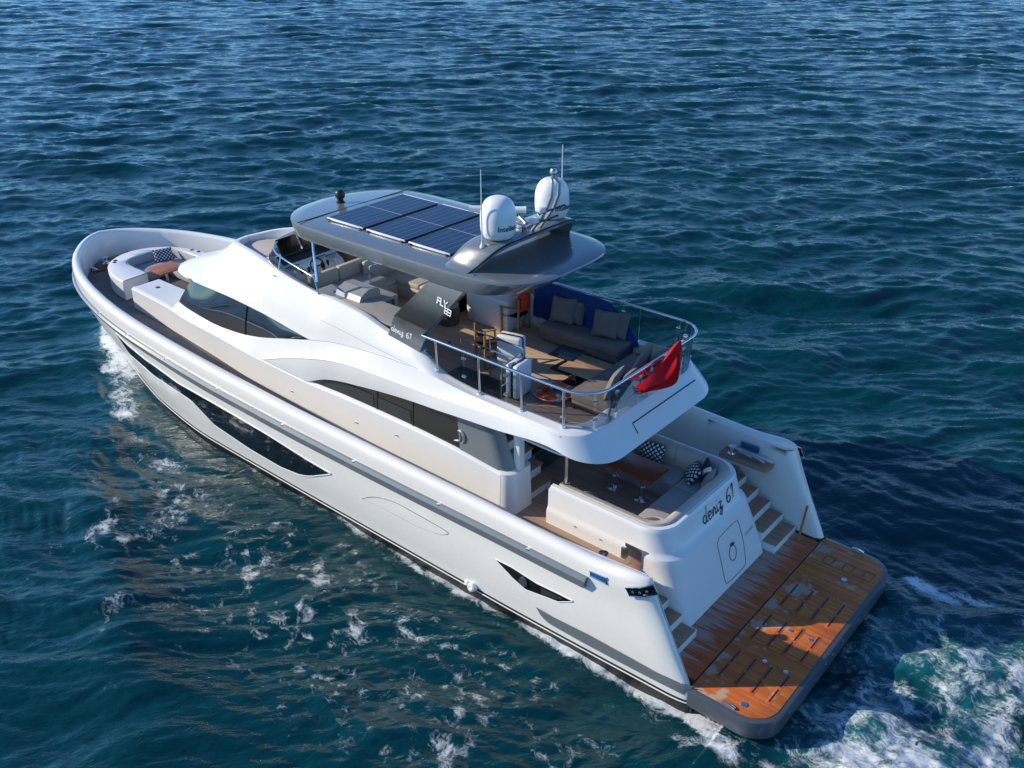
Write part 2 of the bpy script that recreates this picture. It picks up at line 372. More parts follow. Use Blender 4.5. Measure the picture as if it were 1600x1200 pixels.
def write(txt, h, width, place, offs=None, rough=False, hs=1.0):
    """ribbon letters; place(a, b) -> (point, normal) on the surface"""
    mb = MB(); x = 0.0
    for i, chh in enumerate(txt):
        for st in GLYPH.get(chh, []):
            P = spline(np.array(st), 5) if rough and len(st) > 2 else np.array(st, float)
            oy = offs[i] if offs else 0
            Q = [((x+p[0])*h*hs, (p[1]+oy)*h) for p in P]
            pts = [place(*q) for q in Q]; L_, R_ = [], []
            for k in range(len(pts)):
                a = Vector(pts[max(k-1, 0)][0]); b = Vector(pts[min(k+1, len(pts)-1)][0]); t = (b-a).normalized(); nrm = Vector(pts[k][1])
                s_ = t.cross(nrm).normalized(); wd = width*(0.65+0.5*math.sin(math.pi*k/(max(1, len(pts)-1)))) if rough else width
                ext = t*(width*0.5 if (k == len(pts)-1) else (-width*0.5 if k == 0 else 0)) if not rough else Vector((0, 0, 0))
                c = Vector(pts[k][0])+ext+nrm*0.004; L_.append(c+s_*wd/2); R_.append(c-s_*wd/2)
            top = L_+R_; n = len(L_)
            mb.add(top, [(k, k+1, n+k+1, n+k) for k in range(n-1)])
        x += ADV.get(chh, .6)
    return mb
# ------------------------------------------------------------------ the sea
def sea_material():
    m, t, b, N, L = _nodes('sea_water')
    v = coords(t)
    at = N('ShaderNodeAttribute'); at.attribute_name = 'foam_glint'
    al = N('ShaderNodeAttribute'); al.attribute_name = 'aerated'
    # lacy foam: thin veins of warped noise, with softer veils of bubbles between them
    wn = N('ShaderNodeTexNoise'); wn.inputs['Scale'].default_value = 1.3; wn.inputs['Detail'].default_value = 4; L(v, wn.inputs['Vector'])
    wv = N('ShaderNodeVectorMath'); wv.operation = 'MULTIPLY_ADD'; L(wn.outputs['Color'], wv.inputs[0]); wv.inputs[1].default_value = (0.8, 0.8, 0.8); L(v, wv.inputs[2])
    q = scaled(t, wv.outputs[0], (0.8, 1.2, 1))
    def vein(scale, det, sharp):
        n = noise(t, q, scale, det, 0.62, 0.6); return math_n(t, 'SUBTRACT', 1.0, math_n(t, 'MULTIPLY', math_n(t, 'ABSOLUTE', math_n(t, 'SUBTRACT', n, 0.5)), sharp), clamp=True)
    v1 = vein(1.5, 7, 11.0); v2 = vein(4.2, 6, 9.0); v3 = vein(11.0, 4, 7.0)
    veil = noise(t, q, 2.2, 8, 0.72, 0.3); grain = noise(t, v, 26.0, 3, 0.7)
    lace = math_n(t, 'ADD', math_n(t, 'MULTIPLY', v1, 0.40), math_n(t, 'ADD', math_n(t, 'MULTIPLY', v2, 0.30), math_n(t, 'MULTIPLY', v3, 0.16)))
    lace = math_n(t, 'ADD', lace, math_n(t, 'MULTIPLY', math_n(t, 'SUBTRACT', veil, 0.5), 1.7))
    lace = math_n(t, 'ADD', lace, math_n(t, 'MULTIPLY', math_n(t, 'SUBTRACT', grain, 0.5), 0.35))
    s = math_n(t, 'ADD', lace, math_n(t, 'MULTIPLY', math_n(t, 'SUBTRACT', at.outputs['Fac'], 0.60), 1.15))
    fm = math_n(t, 'MULTIPLY', math_n(t, 'MULTIPLY', ramp(t, s, 0.20, 1.18), ramp(t, at.outputs['Fac'], 0.02, 0.2)), 0.95)
    body = mix_col(t, noise(t, v, 0.05, 3), (0.0004, 0.0320, 0.0350), (0.0005, 0.0410, 0.0600))
    body = mix_col(t, al.outputs['Fac'], body, (0.006, 0.105, 0.120))
    L(mix_col(t, fm, body, (0.72, 0.76, 0.77)), b.inputs['Base Color'])
    b.inputs['IOR'].default_value = 1.34
    rg = N('ShaderNodeMapRange'); L(fm, rg.inputs[0]); rg.inputs[3].default_value = 0.02; rg.inputs[4].default_value = 0.75; L(rg.outputs[0], b.inputs['Roughness'])
    # ripples
    sc = scaled(t, v, (1, 1, 1), (0, 0, R(40)))
    r1 = noise(t, scaled(t, sc, (1.5, 0.62, 1)), 2.8, 4, 0.55, 0.5); r2 = noise(t, scaled(t, sc, (1.35, 0.75, 1)), 8.5, 4, 0.6, 0.4)
    h = math_n(t, 'ADD', math_n(t, 'MULTIPLY', r1, 1.0), math_n(t, 'MULTIPLY', r2, 0.22))
    h = math_n(t, 'ADD', h, math_n(t, 'MULTIPLY', fm, 0.12))
    bump(t, b, h, 1.0, 0.045)
    return m
sea_material()
def sea_height(x, y, rr):
    rng = np.random.RandomState(23); h = np.zeros_like(x)
    wd = R(-52)       # the chop runs about along the view
    wx = x+0.55*np.sin(0.31*y+0.7)+0.35*np.sin(0.47*x-0.62*y)+0.16*np.sin(1.3*y+0.9*x); wy = y+0.55*np.sin(0.29*x+1.9)+0.35*np.sin(0.55*x+0.41*y+2.0)+0.16*np.sin(1.5*x-1.1*y)
    g = 0.92+0.18*np.sin(0.11*x+0.07*y+1.0)*np.sin(0.05*x-0.13*y)+0.14*np.sin(.23*x+.31*y)
    n = 110
    for i in range(n):
        lam = 0.24*(7.0/0.24)**((i+rng.rand())/n)
        th = wd+rng.normal()*(0.34 if lam > 1.2 else 0.5) + (0.2 if lam > 4 else 0)
        k = 2*math.pi/lam; a = 0.0061*lam*(0.6+0.8*rng.rand())
        a *= 1.0 if lam < 1.6 else (0.9 if lam < 3 else 0.68)
        fade = 1-smooth(0.27, 0.48, rr*0.0030/lam)      # leave out what the mesh cannot carry
        ph = k*(wx*math.cos(th)+wy*math.sin(th))+rng.rand()*6.283
        s = np.sin(ph); h += a*g*fade*(s+0.32*np.cos(2*ph)+0.10*np.sin(3*ph+1.57))
    return h
def noise2(x, y, seed, lam):
    rng = np.random.RandomState(seed); o = np.zeros_like(x)
    for i in range(14):
        k = 2*math.pi/(lam*(0.5+1.3*rng.rand())); th = rng.rand()*6.283; o += np.sin(k*(x*math.cos(th)+y*math.sin(th))+rng.rand()*6.283)
    return o/3.7
WLX = [-0.3, 4, 9, 13.5, 16.2, 18.1, 20.6, 22.4, 23.3]; WLY = [2.78, 2.86, 2.86, 2.84, 2.56, 2.13, 1.40, 0.76, 0.0]
WLf = tab(WLX, WLY)
def seg_dist(x, y, ax, ay, bx, by):
    dx, dy = bx-ax, by-ay; t = np.clip(((x-ax)*dx+(y-ay)*dy)/(dx*dx+dy*dy), 0, 1)
    return np.hypot(x-ax-t*dx, y-ay-t*dy), t
def build_sea():
    nth, nr = 1090, 1200
    c0 = (CAM[0], CAM[1]); th = YAW+np.concatenate([np.linspace(-R(105), -R(42), 150)[:-1], np.linspace(-R(42), R(42), nth-298), np.linspace(R(42), R(105), 150)[1:]]); r = 6.0*(200/6.0)**np.linspace(0, 1, nr)
    RR, TT = np.meshgrid(r, th, indexing='ij'); x = c0[0]+RR*np.cos(TT); y = c0[1]+RR*np.sin(TT)
    x = x.ravel(); y = y.ravel(); rr = RR.ravel()
    h = sea_height(x, y, rr)*(1-0.85*smooth(140, 198, rr))
    ya = np.abs(y)
    # disturbed water in the wake, behind the platform, and the bow wave
    aft = np.clip(-1.2-x, 0, 60); half = 2.35+aft*0.10
    inw = smooth(1.0, 0.55, ya/half)*smooth(-1.2, -2.2, x)
    h += inw*(0.045*noise2(x, y, 3, 0.9)+0.07*noise2(x, y, 4, 2.4)+0.014*noise2(x, y, 9, .4))*np.exp(-aft/40)
    edge = np.exp(-((ya-half*0.92)/0.55)**2)*smooth(-0.8, -3.0, x)
    h += 0.13*edge*(0.6+0.4*noise2(x, y, 5, 1.6))
    hull = WLf(np.clip(x, -0.3, 23.3)); d = ya-hull
    along = (x > -1.0) & (x < 24.2)
    bw = np.exp(-np.clip(d, 0, 9)**2/0.30)*smooth(15.0, 21.5, x)*smooth(24.3, 23.0, x); h += 0.28*bw
    # diverging crest thrown off the bow
    dd, t = seg_dist(x, ya, 21.5, 1.6, 6.0, 9.6); crest = np.exp(-(dd/0.75)**2)*(1-t*0.35)*(t > 0.02); h += 0.24*crest*(0.7+0.3*noise2(x, y, 21, 3.0))
    dd2, t2 = seg_dist(x, ya, 19.0, 3.6, 4.0, 7.6); h -= 0.12*np.exp(-(dd2/1.1)**2)
    calm = np.where(along, np.exp(-np.clip(d, 0, 20)**2/0.9), 0); h = h*(1-0.55*calm)
    inside = along & (d < -0.15); h = np.where(inside, np.minimum(h, -0.05), h); h = np.where((x < 0.2) & (x > -2.2) & (ya < 2.9), np.minimum(h, 0.10), h)
    z = h
    # foam amounts, with sun glints painted in as flecks
    fw = inw*(0.64+0.28*noise2(x, y, 6, 2.6)+0.12*noise2(x, y, 26, .8))*(0.72+0.28*smooth(-1.6, -3.2, x))+edge*(0.85+0.30*noise2(x, y, 8, 1.2))*(y > 0)+edge*0.32*(y <= 0)
    fb = np.exp(-np.clip(d-0.05, 0, 9)**2/0.10)*smooth(17.0, 19.5, x)*smooth(24.0, 23.0, x)*0.95
    dd3, t3 = seg_dist(x, ya, 22.6, 0.7, 17.2, 3.3); fb += np.exp(-(dd3/0.38)**2)*(0.86-0.45*t3)
    dd4, t4 = seg_dist(x, ya, 17.6, 3.1, 13.0, 4.5); fb += np.exp(-(dd4/0.45)**2)*(0.55-0.25*t4)*(0.7+.5*noise2(x, y, 14, 1.5))
    fs = np.where(along, np.exp(-np.clip(d-0.02, 0, 9)**2/0.035), 0)*(0.80+0.35*noise2(x, y, 12, 1.0))*smooth(10, 3, x)
    fs += np.where(along, np.exp(-np.clip(d-0.02, 0, 9)**2/0.02), 0)*(0.50+0.35*noise2(x, y, 19, 0.7))*smooth(18, 10, x)*.8
    fq = np.exp(-((ya-3.1-0.12*aft)/0.35)**2)*smooth(0.8, -1.0, x)*(0.75+0.4*noise2(x, y, 15, .9))*np.exp(-aft/14)
    # a few spilling crests on the open water
    cap = smooth(0.30, 0.52, h)*smooth(0.3, 1.3, noise2(x, y, 31, 9.0))*0.55
    fc = crest*np.clip(noise2(x, y, 33, 1.4)-0.45, 0, 1)*0.5
    port = (y > 0)*smooth(0.3, 1.2, d)*smooth(5.6, 3.2, d)*smooth(16, 12, x)*smooth(-1.5, 2.0, x)  # flecks beside the hull: some foam, mostly sun glints painted white
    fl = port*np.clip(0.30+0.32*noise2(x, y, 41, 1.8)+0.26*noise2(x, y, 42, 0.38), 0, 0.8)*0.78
    foam_glint = np.clip(fl+fw+fb+fs+fq+cap+fc, 0, 1.15); aer = np.clip(inw*(0.62+0.5*noise2(x, y, 16, 1.9))+edge*0.5+fb*0.25, 0, 1)
    me = bpy.data.meshes.new('sea'); nv = x.size; idx = np.arange(nv).reshape(nr, nth)
    q = np.stack([idx[:-1, :-1], idx[1:, :-1], idx[1:, 1:], idx[:-1, 1:]], -1).reshape(-1, 4)
    me.vertices.add(nv); co = np.stack([x, y, z], 1).astype(np.float32); me.vertices.foreach_set('co', co.ravel())
    me.loops.add(q.size); me.loops.foreach_set('vertex_index', q.ravel().astype(np.int32)); me.polygons.add(len(q))
    me.polygons.foreach_set('loop_start', np.arange(0, q.size, 4, dtype=np.int32)); me.update(calc_edges=True)
    me.polygons.foreach_set('use_smooth', np.ones(len(q), bool))
    for nm, a in (('foam_glint', foam_glint), ('aerated', aer)):
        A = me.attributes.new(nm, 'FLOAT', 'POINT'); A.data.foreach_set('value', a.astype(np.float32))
    me.materials.append(MATS['sea_water']); o = bpy.data.objects.new('sea', me); COL.objects.link(o)
    o['kind'] = 'structure'
    # the sheet goes on to the horizon all round, a little lower than the waves
    mb = MB(); rs = [0.0, 300, 900, 3000, 8000]; n = 72
    mb.v = [(0, 0, -0.75)]+[(rr_*math.cos(2*math.pi*k/n), rr_*math.sin(2*math.pi*k/n), -0.75) for rr_ in rs[1:] for k in range(n)]
    mb.f = [(0, 1+k, 1+(k+1) % n) for k in range(n)]+[(1+i*n+k, 1+(i+1)*n+k, 1+(i+1)*n+(k+1) % n, 1+i*n+(k+1) % n) for i in range(3) for k in range(n)]
    mb.m = [0]*len(mb.f); f = mb.build('open_sea', 'sea_water', merge=0); f['kind'] = 'structure'
build_sea()
# ------------------------------------------------------------------ the yacht: hull
yacht = empty('motor_yacht', 'white motor yacht with dark solar hardtop and teak stern platform under way', 'yacht')
CIX = [-0.5, 0, 2, 4, 6, 8, 10, 12, 14, 16, 17, 18, 19, 20, 21, 22, 22.6, 23.0, 23.2]
CIY = [2.64, 2.66, 2.74, 2.78, 2.84, 2.89, 2.93, 2.93, 2.90, 2.82, 2.74, 2.62, 2.44, 2.20, 1.86, 1.34, .86, .42, 0]
def zcap(x): return 2.38+(np.clip(x, 0, 24)-1)*0.0259+0.10*np.exp(-((np.asarray(x)-0.75)/0.55)**2)
zrail = tab([-0.5, 2, 5.5, 10, 12.8, 15, 17, 20, 23.6], [1.98, 2.02, 2.07, 2.16, 2.22, 2.30, 2.35, 2.42, 2.52])
zdeck = tab([-1, 5, 8.4, 12, 15, 19, 24], [1.5, 1.5, 1.68, 1.85, 1.98, 2.06, 2.12])
NT = 150
_ci = tab(CIX[:-3], CIY[:-3])
def plan(xs, ys, n):
    fx = np.linspace(xs[0], xs[-4], 60); f = tab(xs, ys); P = np.stack([fx, f(fx)], 1)
    tail = spline(np.array(list(zip(xs[-4:], ys[-4:]))), 8); P = np.vstack([P[:-1], tail]); return resample(P, n)
CI = plan(CIX, CIY, NT)
WLP = plan([-0.5]+WLX[1:], [2.77]+WLY[1:], NT)
def normals2(P):
    T = np.gradient(P, axis=0); n = np.stack([T[:, 1]*-1, T[:, 0]], 1); n /= np.linalg.norm(n, axis=1)[:, None]
    n[-1] = (1, 0); return n
CN = normals2(CI)
_tt = np.linspace(0, 1, NT); _bow = smooth(0.72, 1.0, _tt)
def level(d, z, xs=0.0):
    P = CI+CN*d
    P[:, 0] += xs*_bow
    zz = z(CI[:, 0]) if callable(z) else np.full(NT, z)
    P[-1, 1] = 0.0
    return np.column_stack([P, zz])
L_in0 = level(-0.02, lambda x: zdeck(x)-0.06); L_in1 = level(0.0, lambda x: zcap(x)-0.09); L_in2 = level(0.03, lambda x: zcap(x)-0.015)
L_c1 = level(0.09, lambda x: zcap(x)+0.012); L_c2 = level(0.17, lambda x: zcap(x)+0.0); L_c3 = level(0.225, lambda x: zcap(x)-0.05); L_c4 = level(0.25, lambda x: zcap(x)-0.14)
L_r1 = level(0.235, lambda x: zrail(x)+0.02); L_r2 = level(0.205, lambda x: zrail(x)-0.24)
def wl(d, z, xs=0.0):
    P = WLP.copy(); n = normals2(P); P = P+n*d; P[:, 0] += xs*_bow; P[-1, 1] = 0.0
    return np.column_stack([P, np.full(NT, z)])
L_b = wl(0.035, 0.27, 0.05); L_w0 = wl(0.0, 0.0); L_w1 = wl(-0.08, -0.4, -0.2); L_w2 = wl(-0.6, -0.9, -0.8)
def mid(a, b, f, bulge=0.0): 
    M = a*(1-f)+b*f; M[:, 1] += bulge*np.sin(math.pi*f)*smooth(1.0, 0.85, _tt); return M
L_m = [mid(L_r2, L_b, f, 0.05) for f in (0.2, 0.4, 0.6, 0.8)]
levels = [L_in0, L_in1, L_in2, L_c1, L_c2, L_c3, L_c4, L_r1, L_r2]+L_m+[L_b, L_w0, L_w1, L_w2]
def stern_x(z): return -0.34+(z-0.55)*0.50 if z > 0.55 else -0.34
# shear the stern end and round the corners of the wing (outer face rolls in to the inner face)
YIN = 2.60
fixed = []
for Lk in levels:
    Lk = Lk.copy(); z0 = Lk[0, 2]; xs = stern_x(min(z0, 2.45)); k = np.searchsorted(Lk[:, 0], xs+0.02)
    row0 = Lk[:1].copy()
    keep = Lk[Lk[:, 0] > xs+0.62]; yo = np.interp(xs+0.6, Lk[:, 0], Lk[:, 1]); zo = Lk[0, 2]
    arc = []
    inner = yo < 2.70 and zo > 1.0
    for a in np.linspace(0, 1, 9):
        ang = a*math.pi/2
        if inner: px = xs+0.6-0.6*math.sin((1-a)*math.pi/2); py = yo-0.03+0.10*(1-math.sin(a*math.pi/2))
        else: px = xs+0.6-0.6*math.cos(ang); py = YIN+0.14+(yo-YIN-0.14)*math.sin(ang)
        arc.append((px, py, np.interp(px, Lk[:, 0], Lk[:, 2])))
    fixed.append(resample(np.vstack([arc, resample(keep, NT-9)]), 10) if False else np.vstack([arc, resample(keep, NT)]))
hb = MB(); hb.loft(fixed[:14], 0); hull_white_rows = fixed[:14]
hb.loft(fixed[13:], 1)
# inner faces of the wings beside the stern steps, down to the platform
iw = []
for z in np.linspace(0.56, 2.36, 12):
    xs = stern_x(z); iw.append([(xs+0.004, YIN+0.15, z), (xs+0.05, YIN+0.05, z), (xs+0.2, YIN, z), (1.2, YIN+0.055, z), (2.3, YIN+0.12, z), (2.6, 2.735, z)])
hb.loft(iw, 0); hb.add([(stern_x(2.36), YIN+.15, 2.36), (stern_x(2.36)+.2, YIN, 2.36), (2.6, 2.735, 2.36), (2.6, 2.9, 2.36), (0.6, 2.85, 2.40)], [(0, 1, 2, 3, 4)], 0)
hb.mirror()
hull = hb.build('hull', ['gelcoat_hull', 'boot_black'], yacht, angle=50)
# closing plate across the stern, under the platform
mb = MB(); mb.box((-0.40, -2.72, -0.6), (-0.2, 2.72, 0.45)); mb.build('stern_plate', 'boot_black', yacht)
# hull outer surface as y(x, z), to lay things on it
_rows = np.array([f for f in fixed[6:14]])          # cap side ... boot top
def hullY(x, z):
    ys = np.array([np.interp(x, r[:, 0], r[:, 1]) for r in _rows]); zs = np.array([np.interp(x, r[:, 0], r[:, 2]) for r in _rows])
    return np.interp(z, zs[::-1], ys[::-1])
def on_hull(u, v, off=0.0):
    y = 2.9
    for _ in range(14):
        p = AY(u, v, y); y = 0.5*y+0.5*hullY(p[0], p[2])
    p = AY(u, v, y); return (p[0], y+off, p[2])
def grid_between(top, bot, n, m, surf, off):
    """fill between two pixel outlines with a grid laid on the surface"""
    T = resample(np.array(top, float), n); B_ = resample(np.array(bot, float), n); rows = []
    for j in range(m):
        f = j/(m-1); rows.append([surf(*(T[i]*(1-f)+B_[i]*f), off) for i in range(n)])
    return rows
def both(make, name, mat, angle=40, **k):
    """the same part on each side of the yacht"""
    out = []
    for s in (1, -1):
        mb = make(); 
        if s < 0: mb.v = [(x, -y, z) for x, y, z in mb.v]; mb.f = [f[::-1] for f in mb.f]
        out.append(mb.build(name, mat, yacht, angle, **k))
    return out
def rim_of(rows):
    a = np.array(rows); return np.vstack([a[0], a[1:, -1], a[-1, ::-1][1:], a[::-1, 0][1:-1]])
# rub rail: graphite band with an upper chamfer, thinner and polished at the bow
def rub_rail():
    mb = MB(); src = fixed[7]; xs = np.concatenate([np.linspace(1.72, 21, 90)])
    T = []
    for x in xs: T.append((x, None))
    rows = [[] for _ in range(6)]
    for x in np.linspace(1.72, 22.6, 110):
        wv = float(1-0.5*smooth(13, 19, x)); zr = float(zrail(x)); e = float(smooth(1.70, 2.02, x)); hh = 0.23*wv
        y0 = hullY(x, zr); pr = 0.095; xo = x
        yl = hullY(x, zr-hh)
        rows[0].append((x-0.03*(1-e), y0-0.02, zr+0.02)); rows[1].append((x, y0+pr*0.55, zr+0.012)); rows[2].append((x, y0+pr, zr-0.055*wv))
        rows[3].append((x+0.05*(1-e), yl+pr*0.9, zr-hh)); rows[4].append((x+0.05*(1-e), yl-0.02, zr-hh-0.03)); rows[5].append((x+0.05*(1-e), yl-0.05, zr-hh-0.03))
    mb.loft(rows); mb.add([r[0] for r in rows], [tuple(range(6))]); return mb
for rr_ in both(rub_rail, 'rub_rail', 'graphite', 25):
    sgn = 1 if rr_.data.vertices[5].co.y > 0 else -1
    for x in (3.0, 5.2, 7.6, 9.9, 12.4, 14.6, 16.6, 18.4):
        z = float(zrail(x)); y = hullY(x, z); c = MB(); c.box((x-0.035, y, z-0.012), (x+0.035, y+0.07, z+0.018), 0, 0.008)
        if sgn < 0: c.v = [(a, -b, d) for a, b, d in c.v]
        c.build('rail_joint', 'steel', rr_)
# long side window in the topsides
lw_top = [(181, 520), (200, 539), (228, 562), (240, 570), (278, 598), (352, 640), (420, 680), (480, 718), (517, 739.5)]
lw_bot = [(181, 521), (204, 554), (240, 586), (300, 626), (336, 664), (392, 702), (440, 730), (470, 742), (486, 744), (517, 740.5)]
def hull_window(top, bot, frame=0.0):
    def f():
        mb = MB(); rows = grid_between(top, bot, 60, 9, on_hull, 0.012); mb.loft(rows); return mb
    return f
def window_lip(top, bot, r=0.016):
    def f():
        mb = MB(); rows = grid_between(top, bot, 60, 9, on_hull, 0.006); mb.tube(list(rim_of(rows)), r, 0, 6, closed=True); return mb
    return f
_hw = both(hull_window(lw_top, lw_bot), 'hull_window', 'window_glass')
_lip = both(window_lip(lw_top, lw_bot), 'window_frame', 'gelcoat')
for a, b in zip(_hw, _lip): b.parent = a
aw_top = [(774, 873), (800, 886), (838.8, 911), (870, 926), (895, 938.5)]; aw_bot = [(774.5, 874), (802.8, 904), (822, 921), (854.5, 933), (872.5, 940), (894, 940)]
_hw = both(hull_window(aw_top, aw_bot), 'hull_window', 'black_trim'); _lip = both(window_lip(aw_top, aw_bot, 0.012), 'window_frame', 'gelcoat')
for a, b in zip(_hw, _lip): b.parent = a
def pane():
    mb = MB(); mb.loft(grid_between([(846, 917), (868, 928), (880, 934)], [(846.5, 927), (868, 935), (879, 936)], 14, 4, on_hull, 0.02)); return mb
for a, b in zip(_hw, both(pane, 'pane', 'window_interior')): b.parent = a
def port_light():
    mb = MB(); p = on_hull(819, 908, 0.025); M = Matrix.Rotation(R(90), 4, 'X'); mb.lathe([(0.07, 0), (0.085, 0.012), (0.10, 0), (0.10, -0.02)], p, 0, 18, M); return mb
for a, b in zip(_hw, both(port_light, 'port_light', 'dull_steel')): b.parent = a
# engine-room vent: a long leaf-shaped groove
vent = [(566, 778.5), (584, 776), (604, 780), (624, 788), (660, 808), (690, 825), (700, 832), (697, 835), (684, 834), (652, 822), (604, 797), (572, 782), (566, 778.5)]
def vent_groove():
    mb = MB(); P = spline(np.array(vent), 5); Q = [on_hull(u, v, 0.004) for u, v in P]
    W_ = [0.005+0.011*(max(0, math.sin(2*math.pi*(k/len(Q))-0.1))**0.7 if k < len(Q)*0.55 else 0.0) for k in range(len(Q))]
    mb.tube(Q, W_, 0, 6, closed=False, squash=0.5); return mb
both(vent_groove, 'vent_groove', 'hull_line')
# graphite strip low on the quarter, running into the platform edge
qs_top = [(838, 948), (861, 961.5), (920, 991), (985, 1026.8), (1025, 1049), (1062, 1066), (1085, 1072)]; qs_bot = [(838.5, 949), (846, 962), (857, 973), (910, 1003), (962.5, 1031), (1020, 1061), (1068, 1085)]
def quarter():
    mb = MB(); mb.loft(grid_between(qs_top, qs_bot, 40, 4, on_hull, 0.012)); return mb
both(quarter, 'quarter_strip', 'graphite')
# spray strake: the white line under the boot top edge
def strake():
    mb = MB(); P = [(r[0], r[1]+0.012, r[2]-0.055) for r in fixed[13][::2] if r[0] < 22.6]; mb.tube(P, 0.013, 0, 6); return mb
both(strake, 'spray_strake', 'gelcoat_inner')
# fairlead and stern light recess on the quarter
def patch(pix, off, d=0.02):
    def f():
        mb = MB(); Q = [on_hull(u, v, off) for u, v in pix]; mb.add(Q, [tuple(range(len(Q)))]); mb.add([(x, y-d, z) for x, y, z in Q]+Q, [(i, (i+1) % len(Q), len(Q)+(i+1) % len(Q), len(Q)+i) for i in range(len(Q))]); return mb
    return f
def frame_tube(pix, r, off):
    def f():
        mb = MB(); mb.tube([on_hull(u, v, off) for u, v in pix], r, 0, 6, closed=True); return mb
    return f
fl = [(922, 891.5), (948, 902.5), (948, 912), (923, 899)]
for a, b in zip(both(frame_tube(fl, 0.018, 0.01), 'fairlead', 'steel'), both(patch(fl, 0.006), 'fairlead_throat', 'blue_panel')): b.parent = a
# exhaust fairing at the waterline
def exhaust():
    mb = MB(); p = on_hull(741, 916, 0.0); M = Matrix.Rotation(R(-75), 4, 'X'); mb.lathe([(0.02, -0.05), (0.09, -0.05), (0.10, 0.06), (0.085, 0.11), (0.05, 0.13), (0.02, 0.12)], p, 0, 18, M)
    q = on_hull(731, 910, 0.0); mb.lathe([(0.02, -0.05), (0.055, -0.05), (0.06, 0.04), (0.035, 0.07), (0.02, 0.07)], q, 0, 14, M); return mb
both(exhaust, 'exhaust_outlet', 'gelcoat')
# ------------------------------------------------------------------ decks and superstructure
mb = MB(); xs = np.linspace(1.72, 22.9, 60); ci = tab(CIX[:-2], CIY[:-2])
rows = [[(x, y, float(zdeck(x))) for y in np.linspace(-float(ci(x))+0.005, float(ci(x))-0.005, 5)] for x in xs]
mb.loft(rows[:10]); main_deck = mb.build('main_deck', 'deck_teak', yacht)
mb = MB(); mb.loft(rows[9:]); mb.build('side_deck', 'side_teak', yacht)

def cv(pts):
    """(u, v, y) survey points along the port side -> y(x), z(x)"""
    P = np.array(sorted([tuple(AY(*p)) if len(p) == 3 else tuple(p[:3]) for p in pts])); return tab(P[:, 0], P[:, 1]), tab(P[:, 0], P[:, 2])
def XYZ(*p): return (*p, 0)
A_ = (tab([4.6, 8.4, 12, 15, 17, 18.8], [1.97, 2.03, 2.03, 1.86, 1.72, 1.61]), tab([4.6, 8.4, 12, 15, 18.8], [1.5, 1.68, 1.85, 1.98, 2.06]))
B_ = cv([(775, 738, 1.92), (700, 697, 1.97), (620, 658, 2.0), (540, 622, 2.0), (480, 597, 2.0), (408, 562, 2.0), (330, 520, 1.92), (290, 499, 1.80), XYZ(16.9, 1.70, 2.65), XYZ(18.76, 1.60, 2.64)])
C_ = cv([(482, 531, 2.0), (440, 529, 1.95), (400, 526, 1.86), (369, 519, 1.80), (330, 504, 1.74), (290, 480, 1.62), (262, 466, 1.50), XYZ(17.0, 1.40, 2.76)])
D_ = cv([(482, 530, 2.0), (455, 515, 1.97), (431, 501, 1.92), (400, 484, 1.85), (366, 467.5, 1.75), (340, 456, 1.65), (303, 440, 1.45)])
W_ = cv([XYZ(2.5, 2.26, 3.70), (850, 695, 2.27), (775, 672, 2.29), (695, 645, 2.29), (640, 626, 2.23), (560, 603, 2.11), (510, 593, 2.02), (477, 597, 2.0)])
R3_ = cv([XYZ(2.5, 2.2, 4.05), XYZ(3.2, 2.2, 4.02), (757, 645, 2.24), (680, 620, 2.26), (600, 590, 2.24), (560, 574, 2.2), (518, 564, 2.14), (480, 560, 2.09), (440, 560, 2.04), (408, 562, 2.0)])
R2_ = cv([XYZ(2.5, 2.1, 4.065), XYZ(3, 2.1, 4.065), XYZ(5, 2.1, 4.07), (648, 575, 2.12), (600, 556, 2.1), (560, 545, 2.06), (520, 535, 2.02), (482, 530.5, 2.0)])
R1_ = cv([XYZ(2.5, 1.97, 4.08), XYZ(3.1, 1.97, 4.08), XYZ(5, 1.96, 4.06), XYZ(6.0, 1.95, 4.14), XYZ(6.6, 1.92, 4.40), XYZ(6.95, 1.90, 4.52), (607, 520, 1.89), (560, 488, 1.87), (520, 468, 1.84), (494, 459, 1.75), (440, 428, 1.62), XYZ(12.1, 1.52, 4.93)])
XB = float(AY(408, 562, 2.0)[0]); XW = float(AY(477, 597, 2.0)[0]); XC = float(AY(482, 531, 2.0)[0])
def rowf(name, x):
    if name == 'W': q = W_ if x < XW else B_
    elif name == 'R3': q = R3_ if x < XB else B_
    elif name == 'R2': q = R2_ if x < XC else C_
    elif name == 'D': q = R2_ if x < XC else D_
    elif name == 'R1': q = R1_
    return float(q[0](x)), float(q[1](x))
AFT = {'W': (2.12, 0.85, 3.58), 'R3': (2.58, 0.70, 4.04), 'R2': (2.65, 0.62, 4.065), 'R1': (2.75, 0.52, 4.08), 'D': (2.65, 0.62, 4.065)}
def aft_part(name, off=0.0):
    xa, r, z = AFT[name]; xa += off; yb, zb = rowf(name, xa+r); yb -= off; out = []
    for y in np.linspace(0, yb-r, 8)[:-1]: out.append((xa, y, z))
    for a in np.linspace(0, math.pi/2, 12)[:-1]: out.append((xa+r*(1-math.cos(a)), yb-r+r*math.sin(a), z+(zb-z)*(a/(math.pi/2))**2))
    return out, xa+r
def full_row(name, xend, n, off=0.0):
    a, x0 = aft_part(name, off); f = [(x, *rowf(name, x)) for x in np.concatenate([np.linspace(x0, 4.6, 8)[:-1], np.linspace(4.6, xend, n)])]
    return np.array(a+[(p[0], p[1]-off, p[2]) for p in f])
